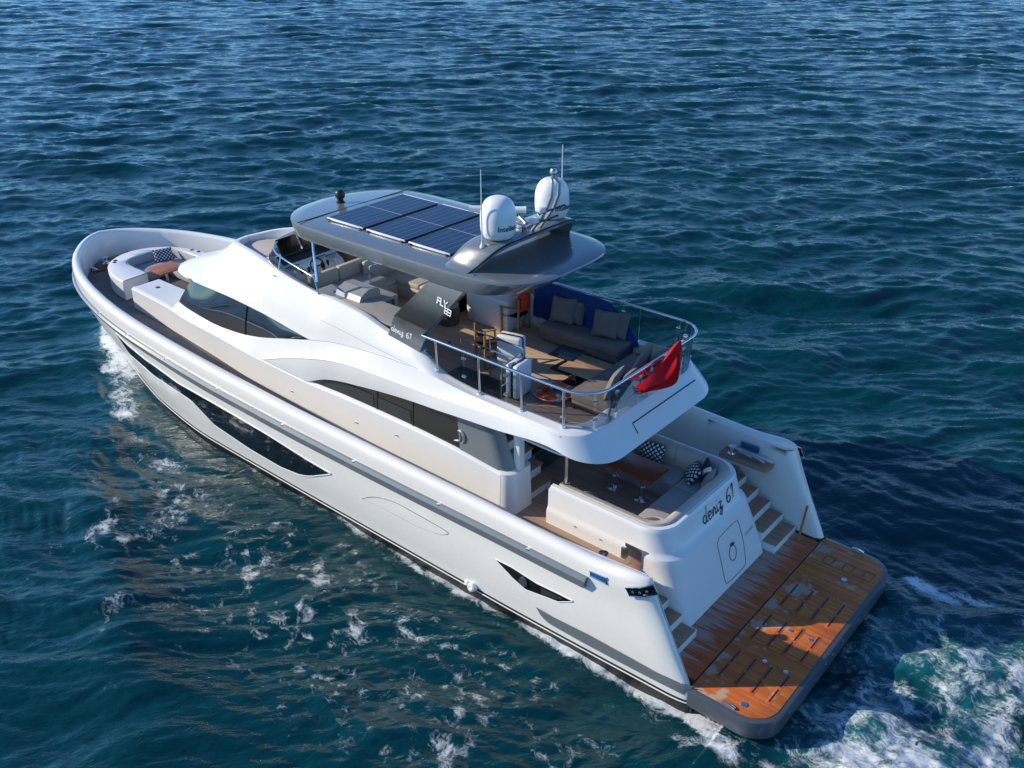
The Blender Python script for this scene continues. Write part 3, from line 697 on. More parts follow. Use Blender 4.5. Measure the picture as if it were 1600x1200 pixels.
def between(Pa, Pb, f, bul=0.0, bz=0.0):
    M = Pa*(1-f)+Pb*f; s = math.sin(math.pi*f); d = np.linalg.norm(Pa-Pb, axis=1); g = np.clip(d/0.5, 0, 1)
    M[:, 1] += bul*s*g*smooth(0.0, 1.2, M[:, 1]); M[:, 2] += bz*s*g; return M
XF = 16.55; NS = 110
rW, rR3, rR2 = (full_row(k, XF, NS) for k in ('W', 'R3', 'R2'))
sh = MB()
und = rW.copy(); und[:, 1] *= 0.90; und[:, 2] -= 0.03; und[:, 0] += np.where(und[:, 0] < 3.2, 0.2, 0.0)
n_aft = np.searchsorted(rW[20:, 0], XW)+20
sh.loft([und[:n_aft], between(und, rW, 0.5, 0.02)[:n_aft], rW[:n_aft]], 0)
sh.loft([rW]+[between(rW, rR3, f, 0.012) for f in (0.08, 0.25, 0.5, 0.75, 0.93)]+[rR3], 0)
sh.loft([rR3]+[between(rR3, rR2, f, -0.012) for f in (0.07, 0.25, 0.5, 0.75, 0.95)]+[rR2], 0)
# roof: lip over the wheelhouse window up to the fly coaming, closed round the front
XJ = 12.1
rD = full_row('D', XJ, 90); rR1 = full_row('R1', XJ, 90)
crease = rD*0.70+rR1*0.30
sh.loft([rD, between(rD, rR1, 0.15, 0.03)]+[between(rD, rR1, f, 0.05) for f in (0.3, 0.5, 0.7, 0.88)]+[rR1], 0)
def front_row(first, pts, n=70): return resample(np.vstack([spline(np.array([first]+pts), 8)]), n)
fD = front_row((XJ, *rowf('D', XJ)), [tuple(AY(366, 467.5, 1.75)), tuple(AY(340, 456, 1.65)), tuple(AY(303, 440, 1.45)), (16.45, 1.28, 3.52), (17.05, 1.02, 3.47), (17.45, 0.6, 3.45), (17.58, 0, 3.45)])
fR = front_row((XJ, *rowf('R1', XJ)), [(12.6, 1.42, 4.95), (13.3, 1.22, 4.90), (14.0, 0.98, 4.80), (14.6, 0.72, 4.70), (15.0, 0.40, 4.60), (15.15, 0, 4.57)])
f1 = front_row(tuple(between(rD, rR1, 0.15, 0.03)[-1]), [(13.3, 1.72, 3.98), (14.3, 1.58, 3.88), (15.3, 1.40, 3.77), (16.2, 1.16, 3.68), (16.75, 0.9, 3.63), (17.12, 0.52, 3.60), (17.24, 0, 3.60)])
f2 = front_row(tuple(between(rD, rR1, 0.3, 0.05)[-1]), [(13.3, 1.58, 4.14), (14.3, 1.40, 4.02), (15.2, 1.18, 3.90), (15.9, 0.95, 3.81), (16.4, 0.72, 3.77), (16.75, 0.4, 3.74), (16.85, 0, 3.74)])
mids = [between(f2, fR, f, 0.0, -0.10) for f in (0.25, 0.5, 0.75, 0.92)]
for k, ff in enumerate((0.5, 0.7, 0.88)):
    pass
sh.loft([fD, f1, f2]+mids+[fR], 0)
# the joint between the two lofts
j0 = [rD[-1], between(rD, rR1, .15, .03)[-1], between(rD, rR1, .3, .06)[-1]]; 
side_chain = [between(rD, rR1, f, 0.06)[-1] for f in (0.3, 0.5, 0.7, 0.88)]+[rR1[-1]]; front_chain = [f2[0]]+[m[0] for m in mids]+[fR[0]]
# underside of the brow
bu = fD.copy(); bu[:, 0] -= 0.35*np.linspace(0, 1, len(bu)); bu[:, 1] *= 0.86; bu[:, 2] += 0.02
sh.loft([bu, fD], 0)
# coaming inner faces: down to the fly deck aft, to the sun pad forward
def inner(Prow, zfl, t=0.12):
    T = np.gradient(Prow[:, :2], axis=0); n = np.stack([T[:, 1], -T[:, 0]], 1); n /= (np.linalg.norm(n, axis=1)[:, None]+1e-9)
    Q = Prow.copy(); Q[:, :2] += n*t
    Q[:, 1] = np.maximum(Q[:, 1], 0); Q2 = Q.copy(); Q2[:, :2] += n*0.02; Q2[:, 1] = np.maximum(Q2[:, 1], 0); Q2[:, 2] = zfl; m = Prow.copy(); m[:, :2] += n*t*0.5; m[:, 2] += 0.012; m[:, 1] = np.maximum(m[:, 1], 0)
    return [Prow, m, Q, Q2]
sh.loft(inner(rR1, 3.7), 0); sh.loft(inner(fR, 4.40), 0)
for P in (rW, rR3): pass
sh.mirror(); shell = sh.build('flybridge_shell', ['gelcoat'], yacht, angle=32, merge=2e-3)

# lower house: wall up to the ledge, the windows' sill, after end
hs = MB(); xs = np.linspace(4.62, 18.76, 90)
wall0 = np.array([(x, float(A_[0](x)), float(A_[1](x))-0.02) for x in xs]); B3 = np.array([(x, float(B_[0](x)), float(B_[1](x))) for x in xs])
sill = B3.copy(); sill[:, 1] -= 0.10; sill[:, 2] += 0.03
wtop = wall0*0.06+B3*0.94; wtop[:, 1] += 0.0; lip_ = B3.copy(); lip_[:, 1] -= 0.03; lip_[:, 2] += 0.012; wt2 = wall0*0.03+B3*0.97; wt2[:, 1] += 0.004
hs.loft([wall0, wall0*0.5+B3*0.5, wtop, wt2, lip_, sill])
# rounded after corner and after face of the house (behind the wing of the window band)
for kk in (1,):
    p0, p1 = wall0[0], lip_[0]
    arc0 = [(4.64-0.30*math.sin(a), p0[1]-0.002-0.28*(1-math.cos(a)), 1.46) for a in np.linspace(0, math.pi/2, 8)]; arc1 = [(4.64-0.26*math.sin(a), B3[0][1]-0.002-0.24*(1-math.cos(a)), p1[2]-0.004) for a in np.linspace(0, math.pi/2, 8)]
    arc0.append((4.34, 1.28, 1.48)); arc1.append((4.38, 1.28, p1[2])); arc2 = [(a[0]+0.05, a[1]-0.05, a[2]+0.022) for a in arc1]
    hs.loft([arc0, arc1, arc2]); hs.add([tuple(a) for a in arc2]+[(6, 1.2, p1[2]+.02), (6, p1[1]-.1, p1[2]+.02)], [tuple(range(len(arc2)+2))])
    hs.add([(4.34, 1.28, 1.48), (4.38, 1.28, p1[2]), (6.6, 1.28, p1[2]), (6.6, 1.28, 1.48)], [(0, 1, 2, 3)])
hs.mirror(); house = hs.build('deckhouse', 'gelcoat', yacht, angle=45, merge=1e-3)

# saloon windows: glass band between the ledge and the lip of the fly overhang
def sal_glass():
    mb = MB(); xs = np.linspace(5.62, XW-0.02, 50); b = [(x, float(B_[0](x))-0.07, float(B_[1](x))+0.02) for x in xs]; t = [(x, float(B_[0](x))-0.09, float(W_[1](x))+0.05*float(smooth(XW, XW-1, x))) for x in xs]
    mb.loft([[tuple(np.array(p)*(1-f)+np.array(q)*f) for p, q in zip(b, t)] for f in (0, .33, .66, 1)]); return mb
sg = both(sal_glass, 'saloon_window', 'window_glass', 60)
for x in (8.15, 7.05):
    def mullions():
        b = np.array((x, float(B_[0](x))-0.064, float(B_[1](x))+0.02)); t = np.array((x-0.05, float(B_[0](x))-0.082, float(W_[1](x))-0.01)); return MB().tube([b, t], 0.014, 0, 5)
    for a, b in zip(sg, both(mullions, 'mullion', 'window_interior')): b.parent = a
for x0, x1 in ((8.25, 9.9), (7.1, 8.1)):
    def lower_pane():
        xs = np.linspace(x0, x1, 14); b, t = [], []
        for x in xs:
            p = np.array((x, float(B_[0](x))-0.062, float(B_[1](x))+0.07)); q = np.array((x, float(B_[0](x))-0.078, float(W_[1](x))-0.01)); h = min(1.0, 0.30/max(0.05, q[2]-p[2])); b.append(p); t.append(p+(q-p)*h*0.9+np.array((0, 0.003, 0)))
        return MB().loft([b, t])
    for a, b in zip(sg, both(lower_pane, 'lower_pane', 'window_interior')): b.parent = a
# graphite panel abaft the glass, wrapping round the after end of the house
def gpanel():
    mb = MB(); n = 8; xb = np.linspace(4.72, 5.72, n); xt = np.linspace(5.08, 5.80, n)
    b = [(x, float(B_[0](x))-0.055, float(B_[1](x))+0.02) for x in xb]; t = [(x, float(B_[0](x))-0.075, 3.60) for x in xt]
    e0 = [(4.48, 1.62, b[0][2]), (4.56, 1.80, b[0][2])]; e1 = [(4.90, 1.62, 3.60), (4.96, 1.80, 3.60)]
    B2 = e0+b; T2 = e1+t; mb.loft([B2, [tuple((np.array(p)+np.array(q))/2) for p, q in zip(B2, T2)], T2]); return mb
gp = both(gpanel, 'window_panel', 'graphite', 50)
def emblem():
    mb = MB(); c = np.array(AY(718, 682, 1.905)); 
    def P(a, b): return (c[0]-a, 1.905, c[2]+b)
    mb.tube([P(0.02+0.12*math.sin(t), 0.14*math.cos(t)) for t in np.linspace(-0.6, 2.9, 14)], [0.012+0.022*math.sin(math.pi*k/13) for k in range(14)], 0, 6); return mb
def emblem_stroke():
    mb = MB(); c = np.array(AY(718, 682, 1.905))
    def P(a, b): return (c[0]-a, 1.905, c[2]+b)
    mb.tube([P(-0.16, -0.15), P(-0.05, -0.11), P(0.02, -0.09), P(0.035, 0.0), P(0.0, 0.08)], [0.01, 0.026, 0.024, 0.018, 0.008], 0, 6); return mb
for f_ in (emblem, emblem_stroke):
    for a, b in zip(gp, both(f_, 'emblem', 'dull_steel')): b.parent = a
def apost():
    mb = MB(); mb.box((4.40, 1.42, 1.5), (4.56, 1.60, 3.5), 0, 0.03); return mb
both(apost, 'door_post', 'gelcoat')
# saloon front with its doors, under the overhang
mb = MB(); mb.box((5.4, -1.75, 1.5), (5.5, 1.2, 3.45)); sdoor = mb.build('saloon_door', 'window_glass', yacht)
mb = MB()
for y in (-1.7, -0.75, 0.2, 1.12): mb.box((5.34, y-0.035, 1.5), (5.40, y+0.035, 3.45))
mb.box((5.34, -1.7, 1.5), (5.41, 1.12, 1.56)); mb.build('door_frame', 'steel', sdoor)

# wheelhouse windows
def wh_glass():
    mb = MB(); xs = np.linspace(XC+0.03, 16.5, 60); rows = []
    c = np.array([(x, float(C_[0](x))-0.015, float(C_[1](x))+0.005) for x in xs]); d = fD; 
    def top(x):
        if x < XJ: y, z = rowf('D', x); return (x, y-0.04-0.12*float(smooth(XC, XC+1.2, x)), z+0.02)
        i = np.interp(x, fD[:, 0], np.arange(len(fD))); return (x, float(np.interp(x, fD[:, 0], fD[:, 1]))-0.16, float(np.interp(x, fD[:, 0], fD[:, 2]))+0.02)
    t = []
    for p in c:
        xt = p[0]-0.55*float(smooth(14.5, 16.5, p[0])); t.append(top(xt))
    t = np.array(t); return MB().loft([c*(1-f)+t*f+np.array((0, 0.03*math.sin(math.pi*f), 0)) for f in (0, .2, .4, .6, .8, 1)])
wg = both(wh_glass, 'wheelhouse_window', 'window_glass', 60)
def wh_trim():
    mb = MB(); xs = np.linspace(XC+0.02, 16.5, 50); mb.tube([(x, float(C_[0](x))-0.035, float(C_[1](x))+0.008) for x in xs], 0.022, 0, 6)
    mb.tube([(x, rowf('D', x)[0]-0.035, rowf('D', x)[1]-0.012) for x in np.linspace(XC+0.02, 15.9, 40)], 0.022, 0, 6); return mb
for a, b in zip(wg, both(wh_trim, 'window_seal', 'black_trim')): b.parent = a
def wh_post():
    mb = MB(); x = 13.0; y, z = rowf('D', 12.95); mb.tube([(x, float(C_[0](x))+0.0, float(C_[1](x))), (12.97, (float(C_[0](x))+y)/2-0.040, (float(C_[1](x))+z)/2), (12.95, y-0.13, z)], 0.016, 0, 6); return mb
for a, b in zip(wg, both(wh_post, 'mullion', 'window_interior')): b.parent = a
# raked windscreen under the brow
mb = MB(); yb = np.linspace(-1.42, 1.42, 21); base = [(17.15-0.55*(abs(y)/1.42)**2.5, y, 2.70) for y in yb]; top = [(16.75-0.85*(abs(y)/1.42)**2.5, y*0.92, 3.50) for y in yb]
mb.loft([base, top]); mb.build('windscreen', 'window_glass_blue', yacht, 60)
# trunk: top of the coach roof ahead of and beside the windscreen, with the lounge cut into it
mb = MB()
for s in (1, -1):
    xs = np.linspace(14.2, 18.76, 24); o = [(x, s*(float(B_[0](x))-0.03), float(B_[1](x))+0.010) for x in xs]; i_ = [(x, s*(0.72 if x > 17.2 else 0.72+0.75*(1-(x-14.2)/3.0)), 2.66+0.07*float(smooth(17.6, 16.4, x))) for x in xs]
    mb.loft([o, i_]); mb.add([o[-1], i_[-1], (18.74, s*0.72, 2.05), (18.8, s*1.58, 2.04)], [(0, 1, 2, 3)])
    mb.loft([i_, [(p[0], p[1], 2.05) for p in i_]])
mb.build('coach_roof', 'gelcoat', yacht, 40)
# the foredeck lounge block
out_ = [(19.42, 1.49), (20.0, 1.43), (20.55, 1.29), (21.0, 1.07), (21.35, 0.72), (21.55, 0.36), (21.62, 0)]
O = spline(np.array(out_), 5); O = np.vstack([O, (O[:-1]*np.array((1, -1)))[::-1]])
ob = np.vstack([O, [(18.70, -1.58)]])
inn = [(19.50, 0.66), (20.3, 0.66), (20.75, 0.60), (21.0, 0.36), (21.08, 0.0), (21.08, -0.6), (20.98, -0.95), (20.7, -1.06), (19.9, -1.10), (18.70, -1.12)]
I = spline(np.array(inn), 5)
mb = MB(); zt = 2.66; n = 90; Oo = resample(ob, n); Ii = resample(I, n)
def lift_row(P, z, k=0.0):
    c = P.mean(0); return [(p[0], p[1], z) for p in P]
Oin = Oo+(Ii-Oo)*0.06; Ih = Ii+(Oo-Ii)*0.05
mb.loft([lift_row(Oo, 2.04), lift_row(Oo, zt-0.04), lift_row(Oo+(Ii-Oo)*0.03, zt-0.01), lift_row(Oin, zt), lift_row(Ih, zt), lift_row(Ii+(Oo-Ii)*0.02, zt-0.01), lift_row(Ii, zt-0.04), lift_row(Ii, 2.06)])
mb.add([(*Oo[0], 2.04), (*Oo[0], zt-0.02), (*Ii[0], zt-0.02), (*Ii[0], 2.04)], [(0, 1, 2, 3)])
lounge = mb.build('foredeck_lounge', 'gelcoat', yacht, 35)
# its upholstery
mb = MB(); Is = Ii*0.985+np.array((0.3, 0))*0
mb.box((20.15, -1.02, 2.1), (20.97, 0.55, 2.40), 0, 0.05); mb.box((17.3, -1.08, 2.1), (20.14, -0.40, 2.40), 0, 0.05); mb.box((17.2, -0.4, 2.1), (18.0, 0.70, 2.38), 0, 0.05)
cush = mb.build('seat_cushion', 'grey_vinyl', lounge, 45)
mb = MB(); bk = [p for p in I if p[0] > 19.5]; bk = np.array(bk)
inn2 = bk+(np.array((20.0, -0.25))-bk)*0.055
mb.loft([[(p[0], p[1], 2.62) for p in bk], [(p[0], p[1], 2.64) for p in bk*0.5+inn2*0.5], [(p[0], p[1], 2.60) for p in inn2], [(p[0], p[1], 2.38) for p in inn2]]); mb.build('back_cushion', 'grey_vinyl', lounge, 45)
for x, y in ((21.18, 0.72), (21.05, 0.82), (20.2, -1.32), (19.9, -1.36), (18.2, 1.1)):
    mb = MB(); mb.lathe([(0.05, 0), (0.06, 0.012), (0.02, 0.014)], (x, y, zt-0.002), 0, 14); mb.build('cup_holder', 'black_plastic', lounge)
# folding teak table of the lounge
ft = MB(); ft.box((18.82, -0.24, 2.71), (19.62, 0.60, 2.75), 0, 0.012); ftab = MB(); 
mb = MB(); mb.tube([(19.2, 0.22, 2.05), (19.2, 0.22, 2.71)], 0.035, 0, 10); mb.lathe([(0.15, 0), (0.15, 0.012), (0.04, 0.03)], (19.2, 0.22, 2.06)); tb = mb.build('lounge_table', 'steel', yacht)
ft.build('tabletop', 'table_teak_pale', tb)
# anchor gear in the eyes of the bow
mb = MB(); mb.prism([(22.55, -0.95), (22.85, -0.2), (22.85, 0.2), (22.55, 0.95), (22.1, 0.9), (22.1, -0.9)], 2.10, 2.15, 0, 0.01); gear = mb.build('windlass_platform', 'red_leather', yacht)
for y in (0.42, -0.42):
    mb = MB(); mb.lathe([(0.13, 0), (0.13, 0.05), (0.07, 0.08), (0.065, 0.17), (0.11, 0.21), (0.11, 0.25), (0.02, 0.27)], (22.42, y, 2.15), 0, 18); mb.box((22.2, y-0.09, 2.15), (22.42, y+0.09, 2.28), 0, 0.03); mb.tube([(22.5, y, 2.2), (22.8, y*0.7, 2.19), (23.0, y*0.5, 2.16)], 0.03, 0, 6); mb.build('windlass', 'steel', gear)
for y in (0.95, -0.95):
    mb = MB(); q = [(22.15, y, 2.13), (22.15, y, 2.24)]; mb.tube(q, 0.035, 0, 8); mb.tube([(21.92, y, 2.24), (22.38, y, 2.24)], 0.03, 0, 8); mb.tube([(22.28, y, 2.13), (22.28, y, 2.24)], 0.035, 0, 8); mb.build('cleat', 'steel', gear)

# thin joints and fittings laid on the finished surfaces
from mathutils.bvhtree import BVHTree
def caster(o):
    me = o.data; return BVHTree.FromPolygons([v.co[:] for v in me.vertices], [p.vertices[:] for p in me.polygons])
def on_mesh(tree, u, v, off=0.004):
    d = Vector(_ray(u, v)); loc, nrm, _, _ = tree.ray_cast(Vector(CAM), d)
    if loc is None: return None
    if nrm.dot(d) > 0: nrm = -nrm
    return tuple(loc+nrm*off)
_sh = caster(shell); _ho = caster(house)
def seam(tree, pix, r, name, mat, n=6):
    P = [on_mesh(tree, *q, 0.0) for q in spline(np.array(pix, float), n)]; P = [p for p in P if p]
    if len(P) < 2: return
    for s in (1, -1):
        mb = MB(); mb.tube([(x, s*y, z) for x, y, z in P], r, 0, 5); mb.build(name, mat, yacht)
seam(_sh, [(482, 531), (520, 535), (560, 545), (600, 557), (640, 572)], 0.007, 'moulding_seam', 'hull_line')
seam(_sh, [(501, 500), (540, 519), (580, 540), (620, 560), (652, 576)], 0.006, 'moulding_seam', 'hull_line')
seam(_sh, [(408, 562), (440, 559.5), (480, 560), (518, 564), (560, 575), (600, 590), (680, 619), (757, 644), (820, 664), (875, 682)], 0.016, 'moulding_bead', 'gelcoat')
for u, v in ((430, 431), (557, 660), (456, 611), (620, 680)):
    q = on_mesh(_sh if v < 500 else _ho, u, v, 0.004)
    if q: MB().box((q[0]-0.045, q[1]-0.02, q[2]-0.012), (q[0]+0.045, q[1]+0.02, q[2]+0.012), 0, 0.008).build('vent_fitting', 'dull_steel', yacht)
# ------------------------------------------------------------------ flybridge
FZ = 3.75
# deck slab with teak top
edge = inner(rR1, FZ)[3]; side = [(p[0], p[1]-0.0) for p in edge if p[0] < 12.0]; poly = side+[(12.9, 1.25), (13.0, 0)]
P2 = poly+[(x, -y) for x, y in poly[::-1]]; Q = [P2[0]]
for p in P2[1:]:
    if math.hypot(p[0]-Q[-1][0], p[1]-Q[-1][1]) > 0.01: Q.append(p)
mb = MB(); mb.prism(Q, 3.46, FZ); fdeck = mb.build('flybridge_deck', 'fly_teak', yacht, 40)
mb = MB(); mb.prism([(x*0.985+0.04, y*1.04) for x, y in Q], 3.42, 3.455); mb.build('overhang_soffit', 'gelcoat', yacht, 40)
# sun pad ahead of the helm
mb = MB(); sp = [(12.95, 1.15), (13.6, 1.02), (14.2, 0.82), (14.7, 0.52), (14.95, 0.0)]; S = spline(np.array(sp), 5); S = np.vstack([S, (S[:-1]*np.array((1, -1)))[::-1]])
mb.prism(S, 4.30, 4.46, 0, 0.05); mb.box((13.72, -1.0, 4.45), (13.735, 1.0, 4.466)); mb.build('sun_pad', 'sunpad', yacht, 50)
mb = MB(); mb.prism([(p[0]*1.004, p[1]*1.1) for p in S], 4.1, 4.31); mb.build('sun_pad_base', 'gelcoat', yacht)
# handrail with smoked glass round the after deck
def rail_path(z, off, x0=6.62, n=14):
    yb = 1.97-off; xa = 2.46+off; r = 0.60; P = [(x, yb-0.03*max(0, (x-4)/2.6), z) for x in np.linspace(x0, xa+r, n)]
    P += [(xa+r-r*math.sin(a), yb-r+r*math.cos(a), z) for a in np.linspace(0, math.pi/2, 14)[1:]]; P += [(xa, y, z) for y in np.linspace(yb-r, 0, 8)[1:]]
    return P+[(a, -b, c) for a, b, c in P[:-1][::-1]]
mb = MB(); rp = rail_path(4.86, 0.0); mb.tube(rp, 0.030, 0, 8); rail = mb.build('handrail', 'steel', yacht, 60)
stn = [(6.22, 1), (5.10, 1), (4.06, 1), (3.08, 1)]
for x, _ in stn:
    for s in (1, -1):
        zb = float(R1_[1](x)) if x > 3.3 else 4.08; mb = MB(); y = s*(1.95); mb.tube([(x, y, zb), (x, y, zb+0.12), (x, s*1.965, 4.84)], 0.020, 0, 8); mb.lathe([(0.045, 0), (0.045, 0.02), (0.03, 0.05)], (x, y, zb), 0, 10); mb.build('stanchion', 'steel', rail)
for y in (1.18, 0.0, -1.18):
    mb = MB(); mb.tube([(2.66, y, 4.08), (2.62, y, 4.2), (2.50, y, 4.84)], 0.020, 0, 8); mb.lathe([(0.045, 0), (0.045, 0.02), (0.03, 0.05)], (2.66, y, 4.08), 0, 10); mb.build('stanchion', 'steel', rail)
bp = rail_path(0, 0.06); tp = rail_path(4.82, 0.03); n = len(bp)
def zb_at(p): return (float(R1_[1](p[0])) if p[0] > 3.2 else 4.08)+0.02
cuts = [0, 4, 8, 13, 21, 27, 31, 34]; cuts = cuts[:-1]+[n//2]; cuts = cuts+[n-1-c for c in cuts[:-1][::-1]]
for a, b in zip(cuts[:-1], cuts[1:]):
    if b-a < 2: continue
    B0 = np.array([(bp[k][0], bp[k][1], zb_at(bp[k])) for k in range(a, b+1)]); T0 = np.array(tp[a:b+1])
    for A in (B0, T0):
        d0 = A[1]-A[0]; A[0] += d0/np.linalg.norm(d0)*0.025; d1 = A[-2]-A[-1]; A[-1] += d1/np.linalg.norm(d1)*0.025
    mb = MB(); mb.loft([B0, T0]); mb.build('glass_panel', 'smoked_glass', rail, 60)
    for q in (B0[0]*0.75+T0[0]*0.25, B0[-1]*0.75+T0[-1]*0.25, B0[0]*0.2+T0[0]*0.8, B0[-1]*0.2+T0[-1]*0.8): MB().box(tuple(q-0.022), tuple(q+0.022), 0, 0.005).build('glass_clamp', 'steel', rail)
# ensign staff clamped to the after rail
mb = MB(); mb.tube([(2.47, -0.69, 4.86), (2.26, -0.72, 5.12)], 0.018, 0, 8); mb.lathe([(0.0, 0.06), (0.05, 0.05), (0.062, 0.0), (0.05, -0.04), (0.0, -0.05)], (2.25, -0.72, 5.15), 0, 14); mb.build('ensign_staff', 'steel', yacht)
# hatch line on the after face of the overhang
mb = MB(); aft = lambda y, f: (float(np.interp(f, [0, 1], [2.12, 2.58]))-0.004, y, 3.58+f*0.46)
mb.tube([aft(-1.55, 0.62), aft(0.72, 0.62), aft(0.74, 0.30)], 0.012, 0, 5); mb.build('locker_seam', 'groove', yacht)

# ------------------------------------------------------------------ hardtop
HT = [(4.30, 0.0), (4.31, 0.55), (4.38, 1.00), (4.60, 1.36), (5.05, 1.62), (5.8, 1.71), (7.4, 1.74), (9.2, 1.74), (10.4, 1.70), (10.95, 1.56), (11.4, 1.20), (11.68, 0.70), (11.80, 0.0)]
Hh = spline(np.array(HT), 7); full = np.vstack([Hh, (Hh[1:-1]*np.array((1, -1)))[::-1]]); c0 = np.array((8.0, 0.0))
def hrow(s, z, ins=0.0, nose=0.0, cam_=0.0, und_=0.0):
    o = []
    for x, y in full:
        d = np.array((x, y))-c0; L_ = np.linalg.norm(d); q = c0+d*s-(d/L_)*ins; q[0] += und_*float(smooth(6.2, 4.5, q[0]))-0.5*und_*float(smooth(10.3, 11.6, q[0])); nz = nose*float(smooth(9.8, 11.8, q[0]))
        o.append((q[0], q[1], z-nz+cam_*(1-(q[1]/1.74)**2)*0.5))
    return o
mb = MB(); mb.loft([hrow(1, 5.93, 0.42, 0.02, 0, .3), hrow(1, 5.93, 0.16, 0.03, 0, .35), hrow(1, 5.94, 0.06, 0.03, 0, .34), hrow(1, 5.98, 0.025, .035, 0, .30), hrow(1, 6.23, 0.0, 0.05), hrow(1, 6.262, 0.015, 0.055), hrow(1, 6.28, 0.06, 0.055, 0.0), hrow(1, 6.292, 0.35, 0.05, 0.02), hrow(0.55, 6.30, 0, 0.0, 0.03), hrow(0.2, 6.305, 0, 0, 0.035), hrow(0.01, 6.305, 0, 0, 0.035)], 0, closed=True)
hardtop = mb.build('hardtop', 'hardtop_paint', yacht, 35)
mb = MB(); mb.loft([hrow(1, 5.928, 0.42, 0, 0, .3), hrow(0.5, 5.928), hrow(0.02, 5.928)], 0, closed=True); mb.build('headliner', 'gelcoat_inner', hardtop, 60)
mb = MB(); mb.box((10.55, -1.69, 6.285), (10.575, 1.69, 6.297)); mb.build('roof_seam', 'groove', hardtop)
for k, (xa, xb) in enumerate(((9.06, 10.20), (7.80, 8.94), (6.54, 7.68))):
    mb = MB(); cx = (xa+xb)/2; hx = (xb-xa)/2; mb.box((-hx+0.014, -1.13, 0.012), (hx-0.014, 1.13, 0.034)); p = mb.build('solar_panel', 'solar_cells', hardtop, loc=(cx, 0.0, 6.318))
    mb = MB(); mb.box((-hx, -1.160, -0.0), (hx, -1.13, 0.038), 0, 0.006); mb.build('panel_rail', 'white_plastic', p); mb = MB(); mb.box((-hx, 1.13, -0.0), (hx, 1.165, 0.040), 0, 0.006); mb.build('panel_rail', 'white_plastic', p, merge=0); mb = MB(); mb.box((-hx, -1.13, 0), (-hx+0.012, 1.13, 0.034)); mb.box((hx-0.012, -1.13, 0), (hx, 1.13, 0.034)); mb.build('panel_frame', 'groove', p)
    mb = MB()
    for x in (-hx+0.06, hx-0.06): mb.box((x-0.04, 1.168, -0.005), (x+0.04, 1.20, 0.022), 0, 0.005)
    mb.build('panel_clamp', 'black_plastic', p)
# raised bridge for the domes
arch = [(1.60, 6.285), (1.48, 6.38), (1.36, 6.56), (1.22, 6.72), (1.02, 6.80), (0.78, 6.825), (0, 6.835)]; arch = spline(np.array(arch), 5); arch = np.vstack([arch, (arch[:-1]*np.array((-1, 1)))[::-1]])
def ar(xf, dz, lean=0.90, floor=6.2): return [(xf-(z-6.285)*lean, y, max(floor, z+dz)) for y, z in arch]
mb = MB(); mb.loft([ar(6.45, -0.34, 0.55, 6.24), ar(6.36, -0.06, 0.6), ar(6.22, 0.0, 0.6), ar(5.74, 0), ar(5.69, -0.02), ar(5.70, -0.10), ar(5.85, -0.11), ar(6.1, -0.14, .7), ar(6.45, -0.34, 0.55, 6.24)]); arch_o = mb.build('dome_bridge', 'hardtop_paint', hardtop, 35)
mb = MB(); mb.tube([(x-0.008, y, z) for x, y, z in ar(5.69, -0.02)], 0.016, 0, 6); mb.build('bridge_trim', 'black_trim', arch_o)
for s in (1, -1):
    cx, cy = 5.56, 0.82
    mb = MB(); prof = [(0.25, 0.0), (0.285, 0.02), (0.30, 0.06), (0.335, 0.12), (0.345, 0.22), (0.345, 0.38)]+[(0.345*math.cos(a)**0.66, 0.38+0.40*math.sin(a)) for a in np.linspace(0.1, 1.5, 12)]+[(0.002, 0.782)]
    dm = MB().lathe(prof, (0, 0, 0), 0, 40).build('satellite_dome', 'white_plastic', yacht, 60, loc=(cx, s*cy, 6.835))
    # maker's lettering wrapped on the dome
    fc = bpy.data.curves.new('lettering', 'FONT'); fc.body = 'Intellian'; fc.size = 0.135; fc.offset = 0.003
    fo = bpy.data.objects.new('lettering', fc); COL.objects.link(fo); me = bpy.data.meshes.new_from_object(fo.evaluated_get(bpy.context.evaluated_depsgraph_get())); bpy.data.objects.remove(fo)
    bmx = bmesh.new(); bmx.from_mesh(me); bmesh.ops.subdivide_edges(bmx, edges=bmx.edges[:], cuts=1); bmx.to_mesh(me); bmx.free()
    a0 = math.atan2(CAM[1]-s*cy, CAM[0]-cx)-0.04 if s > 0 else math.atan2(CAM[1]-s*cy, CAM[0]-cx)+0.18
    for v in me.vertices:
        a = a0+v.co.x/0.349; v.co = Vector((0.3485*math.cos(a), 0.3485*math.sin(a), 0.20+v.co.y))
    me.materials.clear(); me.materials.append(MATS['navy_lettering']); me.update(); lo = bpy.data.objects.new('lettering', me); COL.objects.link(lo); lo.parent = dm
    mb = MB(); mb.lathe([(0.012, 0), (0.012, 0.012), (0.002, 0.014)], (0.34*math.cos(a0-0.2), 0.34*math.sin(a0-0.2), 0.12)); mb.build('dome_bolt', 'dull_steel', dm)
# open-array radar
mb = MB(); mb.lathe([(0.16, 0), (0.17, 0.12), (0.13, 0.24), (0.06, 0.27), (0.06, 0.33)], (6.24, 0.06, 6.62), 0, 20); radar = mb.build('radar', 'white_plastic', yacht, 50)
a = AZ(733, 326, 7.02); b = AZ(822, 328, 7.02); mb = MB(); mb.tube([a, a*0.95+b*0.05, a*0.06+b*0.94, b], [0.075, 0.068, 0.068, 0.075], 0, 12); mb.build('radar_array', 'white_plastic', radar, 50)
